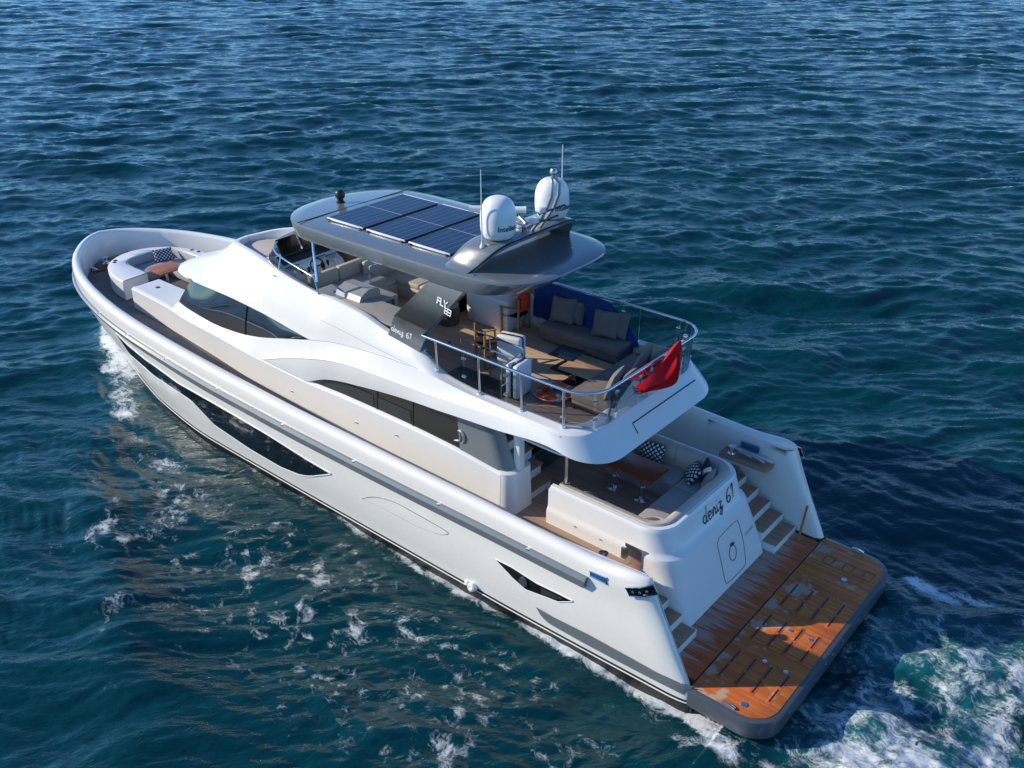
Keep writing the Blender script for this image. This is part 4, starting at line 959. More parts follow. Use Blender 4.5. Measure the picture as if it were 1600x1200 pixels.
# light mast
mb = MB()
for dy in (0.12, -0.12): mb.tube([(5.30, dy, 6.83), (4.98, dy, 7.28), (4.86, dy*0.95, 7.56), (4.84, dy*0.85, 7.80), (4.90, dy*.5, 7.90), (4.92, 0, 7.91)], 0.034, 0, 8)
mast = mb.build('mast', 'lid_grey', yacht, 60)
for x, z in ((5.16, 7.02), (5.0, 7.26)):
    mb = MB(); mb.tube([(x-0.03, -0.46, z), (x, 0.30, z)], 0.022, 0, 8); mb.build('mast_bar', 'black_trim', mast)
    mb = MB(); mb.box((x-0.05, 0.14, z), (x+0.08, 0.32, z+0.11), 0, 0.025); mb.build('horn', 'white_plastic', mast)
mb = MB(); mb.lathe([(0.03, 0), (0.03, 0.05), (0.07, 0.07), (0.075, 0.12), (0.05, 0.16), (0.002, 0.17)], (4.90, 0, 7.91), 0, 16); mb.build('masthead_light', 'dull_steel', mast)
mb = MB(); mb.box((5.45, -0.25, 6.83), (5.72, 0.2, 6.90), 0, 0.02); mb.tube([(5.5, 0.05, 6.90), (5.75, -0.05, 6.96)], 0.05, 0, 10); mb.lathe([(0.05, 0), (0.06, 0.1), (0.03, 0.14)], (5.38, 0.28, 6.83), 0, 12); mb.build('mast_foot', 'dull_steel', mast)
for s in (1, -1):
    mb = MB(); mb.lathe([(0.045, 0), (0.05, 0.03), (0.03, 0.06), (0.02, 0.11)], (5.62, s*1.22, 6.70), 0, 12); mb.tube([(5.62, s*1.22, 6.72), (5.62, s*1.22, 8.18)], [0.014, 0.009], 0, 6); mb.build('whip_antenna', 'white_plastic', yacht)
# thermal camera on the nose of the hardtop
mb = MB(); mb.lathe([(0.10, 0), (0.10, 0.03), (0.07, 0.05), (0.075, 0.10)], (11.03, 0.07, 6.27), 0, 18); mb.lathe([(0.05, 0.10), (0.105, 0.12), (0.12, 0.19), (0.105, 0.26), (0.06, 0.30), (0.002, 0.31)], (11.03, 0.07, 6.27), 0, 18); mb.build('searchlight', 'black_plastic', yacht, 50)
for px in ((855, 405), (893, 388), (740, 430), (930, 378)):
    mb = MB(); q = AZ(*px, 6.295); mb.lathe([(0.025, 0), (0.025, 0.012), (0.003, 0.016)], (q[0], q[1], 6.292), 0, 10); mb.build('deck_light', 'steel', hardtop)
# wings that carry the hardtop, with the name on them
def leg(s):
    t0 = np.array((6.62, 1.60, 5.96)); t1 = np.array((5.72, 1.60, 5.96)); k0 = AY(616, 492.5, 1.90); k1 = AY(669, 518, 1.90); b0 = AY(606, 521, 1.93); b1 = AY(655, 546, 1.95); b0[2] -= .03; b1[2] -= .06
    o = [t0, t1, k1, k0]; mb = MB(); th = np.array((0.02, -0.13, -0.03))
    def slab(q):
        q = [np.array(p) for p in q]; ii = [p+th for p in q]; mb.add(q+ii, [(0, 1, 2, 3), (7, 6, 5, 4)]+[(i, 4+i, 4+(i+1) % 4, (i+1) % 4) for i in range(4)])
    slab([t0, t1, k1, k0]); slab([k0, k1, b1, b0])
    if s < 0: mb.v = [(x, -y, z) for x, y, z in mb.v]; mb.f = [f[::-1] for f in mb.f]
    o = mb.build('hardtop_leg', 'graphite', yacht, 20)
    def plane(p, u, v_, off=0.006):
        nn = np.cross(u, v_); nn = nn/np.linalg.norm(nn)
        if nn[1] < 0: nn = -nn
        def place(a, b): 
            q = p+u*a+v_*b+nn*off; return ((q[0], s*q[1], q[2]), (nn[0], s*nn[1], nn[2]))
        return place
    # along: from fore to aft; up: across the plate
    al = (t1-t0)/np.linalg.norm(t1-t0); up = (t0-k0)-al*np.dot(t0-k0, al); up /= np.linalg.norm(up)
    p1 = AY(666.5, 470, 1.72); tq = (t0-k0); nn = np.cross(al, up); p1 = t0+al*0.26-up*0.42
    ux = al*0.985-up*0.17; ux /= np.linalg.norm(ux)
    write('FLY', 0.110, 0.028, plane(p1, ux, up)).build('lettering', 'white_lettering', o, merge=0)
    write('83', 0.105, 0.026, plane(p1+ux*0.235-up*0.105, ux, up)).build('lettering', 'white_lettering', o, merge=0)
    ab = (b1-b0)/np.linalg.norm(b1-b0); ub = (k0-b0)-ab*np.dot(k0-b0, ab); ub /= np.linalg.norm(ub); p2 = b0+ab*0.13+ub*0.155
    write('deniz 61', 0.115, 0.018, plane(p2-ab*0.03, ab, ub, 0.008), [0, 0, 0, .05, .1, 0, .15, .2], True, 1.3).build('lettering', 'white_lettering', o, merge=0)
    return o
leg(1); leg(-1)
# helm windscreen: smoked glass with a bright frame
wb = [(10.02, 1.74, 4.79), (10.7, 1.68, 4.82), (11.4, 1.60, 4.86), (12.0, 1.48, 4.93), (12.42, 1.25, 4.95), (12.72, 0.9, 4.95), (12.85, 0.45, 4.95), (12.88, 0, 4.95)]
wt = [(10.22, 1.66, 5.10), (10.8, 1.60, 5.15), (11.4, 1.52, 5.19), (11.95, 1.38, 5.22), (12.28, 1.14, 5.25), (12.52, 0.8, 5.27), (12.62, 0.4, 5.28), (12.64, 0, 5.28)]
WB = spline(np.array(wb), 5); WT = spline(np.array(wt), 5); WB = np.vstack([WB, (WB[:-1]*np.array((1, -1, 1)))[::-1]]); WT = np.vstack([WT, (WT[:-1]*np.array((1, -1, 1)))[::-1]])
mb = MB(); mb.loft([WB, WT]); ws = mb.build('helm_windscreen', 'smoked_glass', yacht, 60)
mb = MB(); mb.tube([WB[0]]+list(WT)+[WB[-1]], 0.022, 0, 8); fr = mb.build('windscreen_frame', 'steel', ws, 60)
for k in (12, 27, len(WB)-28, len(WB)-13):
    mb = MB(); mb.tube([WB[k], WT[k]], 0.016, 0, 6); mb.build('windscreen_post', 'white_plastic', ws)
mb = MB(); mb.loft([WB+np.array((0, 0, -0.5)), WB+np.array((0, 0, 0.02))]); mb.build('windscreen_coaming', 'gelcoat', ws, 50)
for s in (1, -1):
    mb = MB(); mb.tube([(10.15, s*1.66, 5.02), (10.38, s*1.48, 5.95)], 0.032, 0, 8); mb.build('hardtop_strut', 'steel', yacht)
mb = MB(); mb.tube([(12.3, -0.55, 4.9), (11.6, -0.5, 5.6), (11.3, -0.5, 5.95)], [0.30, 0.22, 0.40], 0, 20); mb.build('hardtop_column', 'gelcoat', yacht, 60)
# helm console
mb = MB(); pr = [(12.65, 4.86), (12.35, 4.92), (12.05, 4.74), (11.75, 4.62), (11.68, 4.5), (11.72, 3.75), (12.65, 3.75)]
mb.loft([[(x, 1.20, z) for x, z in pr], [(x, -0.42, z) for x, z in pr]], closed=True); mb.add([(x, 1.20, z) for x, z in pr], [tuple(range(7))]); mb.add([(x, -0.42, z) for x, z in pr], [tuple(range(7))]); helm = mb.build('helm_console', 'gelcoat', yacht, 25)
mb = MB(); mb.add([(12.34, 1.10, 4.922), (12.34, -0.34, 4.922), (12.08, -0.34, 4.767), (12.08, 1.10, 4.767)], [(0, 1, 2, 3)]); mb.build('dashboard', 'black_plastic', helm, merge=0)
for y0, y1 in ((0.40, 1.0), (-0.28, 0.34)):
    mb = MB(); M = Matrix.Translation((12.28, 0, 4.98)) @ Matrix.Rotation(R(28), 4, 'Y'); mb.box((-0.02, y0, -0.08), (0.03, y1, 0.36), 0, 0.02, mat=M); sc_ = mb.build('chart_screen', 'black_plastic', helm)
    mb = MB(); mb.box((-0.026, y0+0.03, -0.05), (-0.021, y1-0.03, 0.33), 0, mat=M); mb.build('screen_glass', 'screen_glass', sc_)
mb = MB(); M = Matrix.Translation((11.78, 0.38, 4.62)) @ Matrix.Rotation(R(-62), 4, 'Y'); mb.tube([tuple(M @ Vector((0.19*math.cos(t), 0.19*math.sin(t), 0.06))) for t in np.linspace(0, 6.283, 25)[:-1]], 0.018, 0, 8, closed=True)
for t in (0.5, 2.6, 4.7): mb.tube([tuple(M @ Vector((0, 0, 0.02))), tuple(M @ Vector((0.19*math.cos(t), 0.19*math.sin(t), 0.06)))], 0.014, 0, 6)
mb.build('steering_wheel', 'black_plastic', helm)
for k, (x, y, c) in enumerate(((11.95, 0.95, 'blue_panel'), (12.0, 0.12, 'blue_panel'), (11.9, -0.22, 'blue_panel'))):
    mb = MB(); M = Matrix.Translation((x, y, 4.735)) @ Matrix.Rotation(R(25), 4, 'Y'); mb.box((-0.10, -0.16, -0.005), (0.10, 0.16, 0.02), 0, 0.01, mat=M); mb.build('instrument_panel', c, helm)
for k in range(7):
    mb = MB(); x, y = 11.72+0.03*(k % 2), 1.05-0.2*k; mb.box((x-0.03, y-0.025, 4.56), (x+0.03, y+0.025, 4.70), 0, 0.012); mb.build('throttle', 'black_plastic' if k % 3 else 'white_plastic', helm)
# helm bench: grey base with a cream backrest
mb = MB(); mb.box((10.35, -0.55, FZ), (11.25, 1.15, 4.42), 0, 0.03); hbn = mb.build('helm_bench', 'counter_grey', yacht)
for y0, y1 in ((-0.52, 0.27), (0.29, 1.12)):
    mb = MB(); mb.box((11.05, y0, 4.40), (11.22, y1, 4.74), 0, 0.045, 3); mb.build('back_cushion', 'cream_vinyl', hbn, 50)
mb = MB(); mb.box((11.22, -0.52, 4.2), (11.55, 1.12, 4.34), 0, 0.05); mb.build('seat_cushion', 'cream_vinyl', hbn, 50)
mb = MB(); mb.tube([(10.42, -0.1, 4.42), (10.42, -0.1, 4.80), (10.42, -0.42, 4.80)], 0.02, 0, 8); mb.build('grab_rail', 'steel', hbn)
# wet bar along the port coaming, with a grill under its lid
mb = MB(); mb.box((7.35, 0.98, FZ), (10.35, 1.55, 4.62)); mb.box((7.30, 0.94, 4.62), (9.9, 1.70, 4.68), 0, 0.015); mb.box((9.9, 0.94, 4.62), (10.5, 1.55, 4.68), 0, 0.015); mb.box((9.2, 0.15, 4.42), (10.32, 0.97, 4.50), 0, 0.015); mb.box((10.2, 0.2, FZ), (10.3, 0.97, 4.42)); mb.box((9.22, 0.15, FZ), (9.30, 0.25, 4.42)); bar = mb.build('wet_bar', 'counter_grey', yacht)
mb = MB(); mb.box((9.32, 0.9, 3.95), (10.15, 0.965, 4.38)); mb.build('cabinet_front', 'red_leather', bar)
mb = MB(); pf = [(0.72, 4.68), (0.72, 4.80), (0.80, 4.88), (1.05, 4.90), (1.28, 4.80), (1.34, 4.68)]
mb.loft([[(9.15, y, z) for y, z in pf], [(9.95, y, z) for y, z in pf]], closed=True); mb.add([(9.15, y, z) for y, z in pf], [tuple(range(6))]); mb.add([(9.95, y, z) for y, z in pf], [tuple(range(6))]); gr_ = mb.build('grill_lid', 'lid_grey', bar, 20)
mb = MB(); mb.tube([(9.95, 1.30, 4.72), (10.02, 1.32, 4.72)], 0.02, 0, 6); mb.build('handle', 'black_plastic', gr_)
mb = MB(); mb.box((10.02, 0.02, 4.5), (10.3, 0.12, 4.52)); 
# dinette under the hardtop
mb = MB(); mb.box((8.55, -1.75, FZ), (10.9, -0.95, 4.12), 0, 0.03); mb.box((8.55, -1.75, FZ), (9.1, -0.35, 4.12), 0, 0.03); mb.box((10.4, -1.75, FZ), (10.9, -0.35, 4.12), 0, 0.03); din = mb.build('dinette_bench', 'cream_vinyl', yacht)
for lo, hi in (((8.56, -1.74, 4.11), (9.66, -0.96, 4.24)), ((9.68, -1.74, 4.11), (10.89, -0.96, 4.24)), ((8.56, -0.94, 4.11), (9.09, -0.36, 4.24)), ((10.41, -0.94, 4.11), (10.89, -0.36, 4.24))):
    mb = MB(); mb.box(lo, hi, 0, 0.045, 3); mb.build('seat_cushion', 'cream_vinyl', din, 50)
for lo, hi in (((8.55, -1.86, 4.2), (10.9, -1.72, 4.72)), ((10.86, -1.7, 4.2), (11.0, -0.36, 4.72)), ((8.42, -1.7, 4.2), (8.56, -0.95, 4.62))):
    mb = MB(); mb.box(lo, hi, 0, 0.05, 3); mb.build('back_cushion', 'cream_vinyl', din, 50)
mb = MB(); mb.box((6.95, -1.86, FZ), (8.2, -1.05, 4.50), 0, 0.04); lk = mb.build('deck_locker', 'gelcoat', yacht)
mb = MB(); mb.box((7.0, -1.06, 3.85), (8.15, -1.044, 4.42), 0, 0.004); mb.build('locker_door', 'gelcoat_inner', lk)
# rail round the stair opening
st = MB(); P = [(6.68, 0.78, FZ), (6.68, 0.78, 4.66), (5.0, 0.80, 4.66), (4.86, 0.86, 4.60)]; st.tube(P, 0.018, 0, 8); st.tube([(6.68, 0.78, 4.36), (4.95, 0.80, 4.36)], 0.014, 0, 8); st.tube([(4.95, 0.80, FZ), (4.95, 0.80, 4.66)], 0.018, 0, 8); st.tube([(5.85, 0.79, FZ), (5.85, 0.79, 4.66)], 0.016, 0, 8); st.tube([(4.95, .8, 4.6), (4.95, 1.5, 4.5), (4.95, 1.5, FZ)], .016, 0, 8); st.tube([(4.95, .8, 4.2), (4.95, 1.5, 4.1)], .014, 0, 8)
st.build('stair_rail', 'steel', yacht)
mb = MB(); mb.box((5.05, 0.84, FZ+0.004), (6.62, 1.74, FZ+0.02)); mb.build('stair_opening', 'black_plastic', yacht)
mb = MB(); q = AZ(697, 500, FZ); mb.lathe([(0.03, 0), (0.045, 0.008), (0.01, 0.012)], (7.62, 0.15, FZ)); mb.build('deck_fitting', 'black_plastic', yacht)
# ------------------------------------------------------------------ cockpit, transom and stern
def ring(xr, xf, yw, r, z, rf=0.02):
    o = [(xf, yw-rf), (xf-rf, yw)] if rf else [(xf, yw)]; o = [(xf, yw)]
    for a in np.linspace(0, math.pi/2, 10): o.append((xr+r-r*math.sin(a), yw-r+r*math.cos(a)))
    for a in np.linspace(0, math.pi/2, 10): o.append((xr+r-r*math.cos(a), -yw+r-r*math.sin(a)))
    o.append((xf, -yw)); return [(x, y, z) for x, y in o]
# outer faces: lower body, shoulder, upper band, rim, then down inside the seat back
prof = [(0.43, 1.575, 0.14, 0.56), (0.62, 1.585, 0.34, 1.20), (0.78, 1.59, 0.50, 1.66), (0.80, 1.59, 0.52, 1.74), (0.825, 1.58, 0.53, 1.80), (0.90, 1.55, 0.54, 1.85), (0.945, 1.535, 0.54, 1.90), (1.06, 1.525, 0.52, 2.26), (1.075, 1.52, 0.52, 2.31), (1.10, 1.50, 0.50, 2.345), (1.18, 1.42, 0.44, 2.35)]
rows = [ring(a, 3.72 if z < 2.3 else 3.68, b, r, z) for a, b, r, z in prof]
mb = MB(); mb.loft(rows); R0 = ring(1.18, 3.68, 1.42, 0.44, 2.35); R1i = ring(1.20, 3.68, 1.40, 0.42, 2.30); R2i = ring(1.30, 3.70, 1.30, 0.36, 1.5); mb.loft([R0, R1i, R2i])
for k in (0, -1):  # ends of the two arms
    ins = [r[k] for r in rows]+[R1i[k], R2i[k]]; mb.add(ins, [tuple(range(len(ins)))])
transom = mb.build('transom', 'gelcoat', yacht, 30)
# step in the port arm's fore end
# upholstery
mb = MB(); mb.loft([ring(1.185, 3.55, 1.415, 0.44, 2.352), ring(1.22, 3.55, 1.40, 0.42, 2.385), ring(1.33, 3.55, 1.30, 0.36, 2.375), ring(1.42, 3.55, 1.22, 0.32, 2.28), ring(1.46, 3.55, 1.19, 0.30, 1.95)]); 
for k in (0, -1):
    pts = [ring(*q)[k] for q in ((1.185, 3.55, 1.415, 0.44, 2.352), (1.22, 3.55, 1.40, 0.42, 2.385), (1.33, 3.55, 1.30, 0.36, 2.375), (1.42, 3.55, 1.22, 0.32, 2.28), (1.46, 3.55, 1.19, 0.30, 1.95))]; mb.add(pts, [tuple(range(5))])
settee = mb.build('cockpit_settee', 'cream_vinyl', yacht, 50)
for lo, hi in (((1.40, -0.52, 1.82), (2.12, 0.36, 1.955)), ((1.40, 0.38, 1.82), (2.12, 1.22, 1.955)), ((1.40, -1.22, 1.82), (2.12, -0.54, 1.955)), ((2.14, -1.22, 1.82), (2.96, -0.62, 1.955)), ((2.98, -1.22, 1.82), (3.9, -0.62, 1.955))):
    mb = MB(); mb.box(lo, hi, 0, 0.035, 3); mb.build('seat_cushion', 'grey_vinyl', settee, 50)
mb = MB(); mb.box((1.40, -1.22, 1.5), (2.08, 1.22, 1.83)); mb.box((2.08, -1.22, 1.5), (3.88, -0.66, 1.83)); mb.build('seat_base', 'counter_grey', settee)
for x in (2.5, 1.9, 3.2):
    for s in (1, -1):
        mb = MB(); mb.tube([(x, s*1.40, 2.36), (x, s*1.30, 2.383), (x, s*1.21, 2.28), (x, s*1.195, 2.0)], 0.008, 0, 5); mb.build('piping', 'counter_grey', settee)
# dining table on two pedestals
tt = MB(); tt.prism(rrect(2.34, -0.74, 3.64, 0.02, 0.07), 2.15, 2.20, 0, 0.012)
mb = MB()
table = None
for x, y in ((3.36, -0.30), (2.70, -0.30)):
    m2 = MB(); m2.lathe([(0.17, 0), (0.17, 0.012), (0.06, 0.02), (0.055, 0.30)], (x, y, 1.505), 0, 24); m2.lathe([(0.042, 0.28), (0.042, 0.66)], (x, y, 1.505), 0, 14); m2.tube([(x-0.02, y, 1.82), (x-0.02, y+0.14, 1.84)], 0.012, 0, 6)
    if table is None: table = m2.build('dining_table', 'steel', yacht, 50)
    else: m2.build('pedestal', 'steel', table, 50)
tt.build('tabletop', 'table_teak', table)
for x in (3.1, 2.46):
    mb = MB(); mb.lathe([(0.022, 0), (0.022, 0.012), (0.004, 0.016)], (x, 0.005, 2.185), 0, 12); mb.build('table_latch', 'steel', table)
# pole under the overhang
for s in (1,):
    mb = MB(); mb.tube([(3.46, 1.30, 2.36), (3.46, 1.30, 3.46)], 0.035, 0, 12); mb.lathe([(0.07, 0), (0.07, 0.02), (0.04, 0.04)], (3.46, 1.30, 2.355), 0, 14); mb.build('overhang_pole', 'steel', yacht)
# stairs up to the fly deck
sm = MB(); 
for k in range(7):
    x0_ = 4.42+0.26*k; z = 1.72+0.27*k; sm.box((x0_+0.02, 0.52, z-0.27+0.002), (x0_+0.34, 1.27, z-0.04), 0, 0.01)
stair = sm.build('stairs', 'gelcoat', yacht)
for k in range(7):
    mb = MB(); x0_ = 4.42+0.26*k; z = 1.72+0.27*k; mb.box((x0_-0.02, 0.50, z-0.038), (x0_+0.30, 1.27, z), 0, 0.012); mb.build('tread', 'tread_teak', stair)
# after side of the house: dark opening beside the stairs
mb = MB(); mb.box((5.33, -1.2, 1.5), (5.34, -1.19, 1.52))
# transom hatch, handle and the name
def tplace(y, z, off=0.006):
    P = [(1.06, 2.26), (0.945, 1.90), (0.90, 1.85), (0.825, 1.80), (0.80, 1.74), (0.78, 1.66), (0.62, 1.20), (0.43, 0.56)]; zs = [p[1] for p in P][::-1]; x = float(np.interp(z, zs, [p[0] for p in P][::-1]))
    i = np.clip(np.searchsorted(zs, z), 1, len(zs)-1); dz = zs[i]-zs[i-1]; dx = [p[0] for p in P][::-1][i]-[p[0] for p in P][::-1][i-1]; nrm = np.array((-dz, 0, dx)); nrm /= np.linalg.norm(nrm)
    return (x+nrm[0]*off, y, z+nrm[2]*off), tuple(nrm)
hatch = [(-0.02, 1.60), (-0.66, 1.62), (-0.78, 1.50), (-0.80, 1.0), (-0.76, 0.74), (-0.66, 0.66), (-0.06, 0.66), (0.06, 0.76), (0.08, 1.2), (0.08, 1.5)]
hp = spline(np.array(hatch+[hatch[0]]), 5)
mb = MB(); mb.tube([tplace(y, z, 0.002)[0] for y, z in hp], 0.008, 0, 5, closed=True); ho = mb.build('transom_hatch', 'hull_line', transom)
mb = MB(); mb.tube([tplace(-0.37+0.13*math.cos(t), 1.12+0.15*math.sin(t), 0.003)[0] for t in np.linspace(2.2, 2.2+5.4, 24)], 0.008, 0, 5); mb.box(tplace(-0.33, 1.27)[0], tuple(np.array(tplace(-0.45, 1.30)[0])+np.array((-0.03, 0, 0.03))), 0, 0.01); mb.build('handle', 'groove', transom)
write('deniz 61', 0.25, 0.026, lambda a, b: tplace(0.27-a, 1.965+b, 0.007), [0, 0, .02, .06, .05, 0, .05, .08], True, 1.25).build('lettering', 'navy_lettering', transom, merge=0)
write('ISTANBUL', 0.052, 0.010, lambda a, b: tplace(-0.92-a, 1.20+b+a*0.1, 0.006)).build('lettering', 'pale_lettering', transom, merge=0)
# folded bracket on the port side of the seat moulding, and drains
mb = MB(); mb.box((1.46, 1.592, 1.50), (1.84, 1.612, 1.92), 0, 0.006); br = mb.build('folding_seat', 'steel', transom)
mb = MB(); mb.box((1.80, 1.60, 1.56), (1.90, 1.66, 1.82), 0, 0.02); mb.build('hinge', 'dull_steel', br)
for x, z in ((3.0, 1.72), (2.4, 1.7), (1.9, 1.6)):
    mb = MB(); mb.box((x-0.03, 1.588, z-0.012), (x+0.03, 1.60, z+0.012), 0, 0.005); mb.build('drain', 'dull_steel', transom)
# steps down to the platform on each side
for s in (1, -1):
    sm = MB(); tr = []
    for k in range(5):
        zt = 0.74+0.19*k; xa = 0.20+0.31*k; lo = (xa+0.03, s*1.56 if s > 0 else -2.56, 0.50); hi = (xa+0.36 if k < 4 else 1.75, 2.56 if s > 0 else -1.56, zt-0.03); sm.box((lo[0], min(lo[1], hi[1]), 0.5), (hi[0], max(lo[1], hi[1]), zt-0.03), 0, 0.012)
        t = MB(); t.box((xa+0.03, s*1.60 if s > 0 else -2.50, zt-0.028), (xa+0.345, 2.50 if s > 0 else -1.60, zt-0.004), 0, 0.01); tr.append(t)
    so = sm.build('stern_steps', 'gelcoat', yacht)
    for t in tr: t.build('tread', 'tread_teak', so)
# mooring stations in the quarters
for s in (1, -1):
    mb = MB(); mb.prism(rrect(0.92, 2.24 if s > 0 else -2.62, 2.05, 2.62 if s > 0 else -2.24, 0.06), 1.88, 1.96, 0, 0.015); ms = mb.build('mooring_station', 'tread_teak', yacht)
    mb = MB(); mb.lathe([(0.10, 0), (0.10, 0.03), (0.06, 0.05), (0.055, 0.13), (0.09, 0.17), (0.09, 0.20), (0.01, 0.22)], (1.80, s*2.38, 1.96), 0, 18); mb.build('capstan', 'steel', ms)
    for x in (1.50, 1.22):
        mb = MB(); mb.tube([(x-0.16, s*2.40, 2.02), (x-0.08, s*2.38, 2.06), (x+0.08, s*2.38, 2.06), (x+0.16, s*2.40, 2.02)], 0.022, 0, 8); mb.tube([(x-0.05, s*2.38, 1.95), (x-0.05, s*2.38, 2.05)], 0.02, 0, 8); mb.tube([(x+0.05, s*2.38, 1.95), (x+0.05, s*2.38, 2.05)], 0.02, 0, 8); mb.build('cleat', 'dull_steel', ms)
    mb = MB(); mb.box((1.30, s*2.60-0.02, 2.06), (1.72, s*2.60+0.02, 2.19), 0, 0.01); mb.build('fairlead_throat', 'blue_panel', ms)
    mb = MB(); mb.box((0.94, s*2.58-.03, 1.96), (2.0, s*2.58+.03, 2.02), 0, .01); mb.build('station_back', 'gelcoat', ms)
# stern light recesses at the wing ends
for s in (1, -1):
    mb = MB(); Qp = [on_hull(u, v, 0.045) for u, v in ((979, 916), (1004, 916), (1024, 911), (1031, 927), (1010, 931), (986, 929))]; Qp = [(x, s*y, z) for x, y, z in Qp]; mb.add(Qp, [tuple(range(6))]); lr = mb.build('light_recess', 'black_trim', yacht)
    mb = MB(); mb.tube([(x, y+s*0.004, z) for x, y, z in Qp], 0.011, 0, 6, closed=True); mb.build('recess_frame', 'steel', lr)
    for u, v in ((991, 923), (1002, 924), (1013, 922)):
        mb = MB(); q = on_hull(u, v, 0.047); mb.lathe([(0.001, 0.025), (0.018, 0.02), (0.026, 0.0)], (q[0], s*q[1], q[2]), 0, 12, Matrix.Rotation(R(-90*s), 4, 'X')); mb.build('lens', 'dull_steel', lr)
# wooden staff standing on the platform beside the starboard steps
mb = MB(); mb.tube([(0.06, -2.33, 0.56), (0.0, -2.36, 1.42)], 0.026, 0, 10); mb.lathe([(0.05, 0), (0.05, 0.02), (0.03, 0.05)], (0.06, -2.33, 0.56), 0, 12); mb.build('handrail_post', 'chair_wood', yacht)
# fixed part of the platform
mb = MB(); mb.box((-0.31, -2.52, 0.30), (0.62, 2.52, 0.56)); fx = mb.build('fixed_platform', 'platform_teak_fixed', yacht)
mb = MB(); mb.box((-0.335, -2.74, 0.22), (-0.311, 2.74, 0.552)); mb.build('platform_hinge', 'black_trim', fx)
# lifting platform
RO = rrect(-1.83, -2.80, -0.335, 2.80, 0.55); RO = [(min(x, -0.335), y) for x, y in rrect(-1.83, -2.80, 0.6, 2.80, 0.55, 10)]
RI = [(min(x, -0.34), y) for x, y in rrect(-1.735, -2.705, 0.6, 2.705, 0.48, 10)]
mb = MB(); mb.prism(RO, 0.20, 0.553, 0, 0.03); plat = mb.build('swim_platform', 'platform_edge', yacht, 35)
mb = MB(); mb.prism(RI, 0.54, 0.565, 0, 0.006); mb.build('teak_inlay', 'platform_teak', plat, 35)
ys = {0: (-0.97, -0.20), 1: (0.17, 0.97), 2: (1.40, 2.17)}
for g in range(3):
    for x in (-0.57, -0.885, -1.20, -1.515):
        y0_, y1_ = ys[g]; ym = (y0_+y1_)/2; mb = MB(); mb.box((x-0.016, y0_, 0.561), (x+0.016, ym-0.035, 0.5685)); mb.box((x-0.016, ym+0.035, 0.561), (x+0.016, y1_, 0.5685)); so = mb.build('chock_slot', 'groove', plat)
        mb = MB(); mb.box((x-0.05, y0_-0.05, 0.560), (x+0.05, y1_+0.05, 0.5668), 0, 0.002); mb.build('slot_plank', 'slot_teak', plat)
for px in ((1235.7, 985), (1266.7, 999.3), (1195, 1033.3), (1227.7, 1050)):
    q = AZ(*px, 0.57); mb = MB(); mb.lathe([(0.045, 0), (0.045, 0.008), (0.03, 0.012), (0.003, 0.012)], (q[0], q[1], 0.566), 0, 16); mb.build('deck_socket', 'steel', plat)
for px in ((1319, 906), (1162.7, 1100.7)):
    q = AZ(*px, 0.57); mb = MB(); mb.lathe([(0.06, 0), (0.06, 0.01), (0.03, 0.012), (0.003, 0.012)], (q[0], q[1], 0.566), 0, 18); mb.build('deck_plate', 'steel', plat)
for px in ((1138, 1103), (1341, 860)):
    q = AZ(*px, 0.57); mb = MB(); mb.tube([(q[0]-0.12, q[1], 0.58), (q[0]-0.05, q[1], 0.60), (q[0]+0.05, q[1], 0.60), (q[0]+0.12, q[1], 0.58)], 0.026, 0, 8); mb.build('pop_up_cleat', 'steel', plat)
for k in range(6):
    x = -0.42-0.205*k; mb = MB(); o = [(x-0.185, -2.22), (x, -2.22), (x, -1.93), (x-0.185, -1.93)]
    mb.tube([(a, b, 0.567) for a, b in o], 0.008, 0, 5, closed=True); mb.build('ladder_tread', 'tread_teak' if k % 2 == 0 else 'table_teak', plat)
for y in (2.0, 0.55, 0.25, -0.2):
    mb = MB(); mb.lathe([(0.035, 0), (0.035, 0.015), (0.003, 0.02)], (-1.835, y, 0.40), 0, 12, Matrix.Rotation(R(-90), 4, 'Y')); mb.build('platform_light', 'steel', plat)
# ------------------------------------------------------------------ loose things aboard
def pillow_mesh(w_, h_, t_, n=12, puff=0.55):
    mb = MB(); rows_t, rows_b = [], []
    for j in range(n+1):
        v = -1+2*j/n; rt, rb = [], []
        for i in range(n+1):
            u = -1+2*i/n; pin = 1-0.07*(u*u*(1-v*v)*0+0)-0.06*(1-abs(u)**3)*abs(v)**6*0
            x = u*(1-0.06*(1-v*v)**1.0*abs(u)**4); y = v*(1-0.06*(1-u*u)*abs(v)**4)
            z = ((1-abs(u)**2.6)*(1-abs(v)**2.6))**puff if abs(u) < 1 and abs(v) < 1 else 0.0
            wr = 0.05*math.sin(5*u+3*v)*(1-u*u)*(1-v*v)
            rt.append((x*w_/2, y*h_/2, (z+wr)*t_/2)); rb.append((x*w_/2, y*h_/2, -(z-wr)*t_/2))
        rows_t.append(rt); rows_b.append(rb)
    mb.loft(rows_t); mb.loft(rows_b); return mb
def pillow(label, w_, h_, t_, mat, loc, rot, group=None, cat='pillow', name='pillow'):
    o = pillow_mesh(w_, h_, t_).build(name, mat, None, 60); o.location = loc
    X, Y, Z = [Vector(a).normalized() for a in rot]          # width axis, height axis, face normal in the yacht's frame
    o.rotation_euler = Matrix((X, Y, Z)).transposed().to_euler(); return tag(o, label, cat, group)
def frame_(face, up=(0, 0, 1)):
    Z = Vector(face).normalized(); X = Vector(up).cross(Z).normalized(); Y = Z.cross(X); return X, Y, Z
FL = FZ+0.002
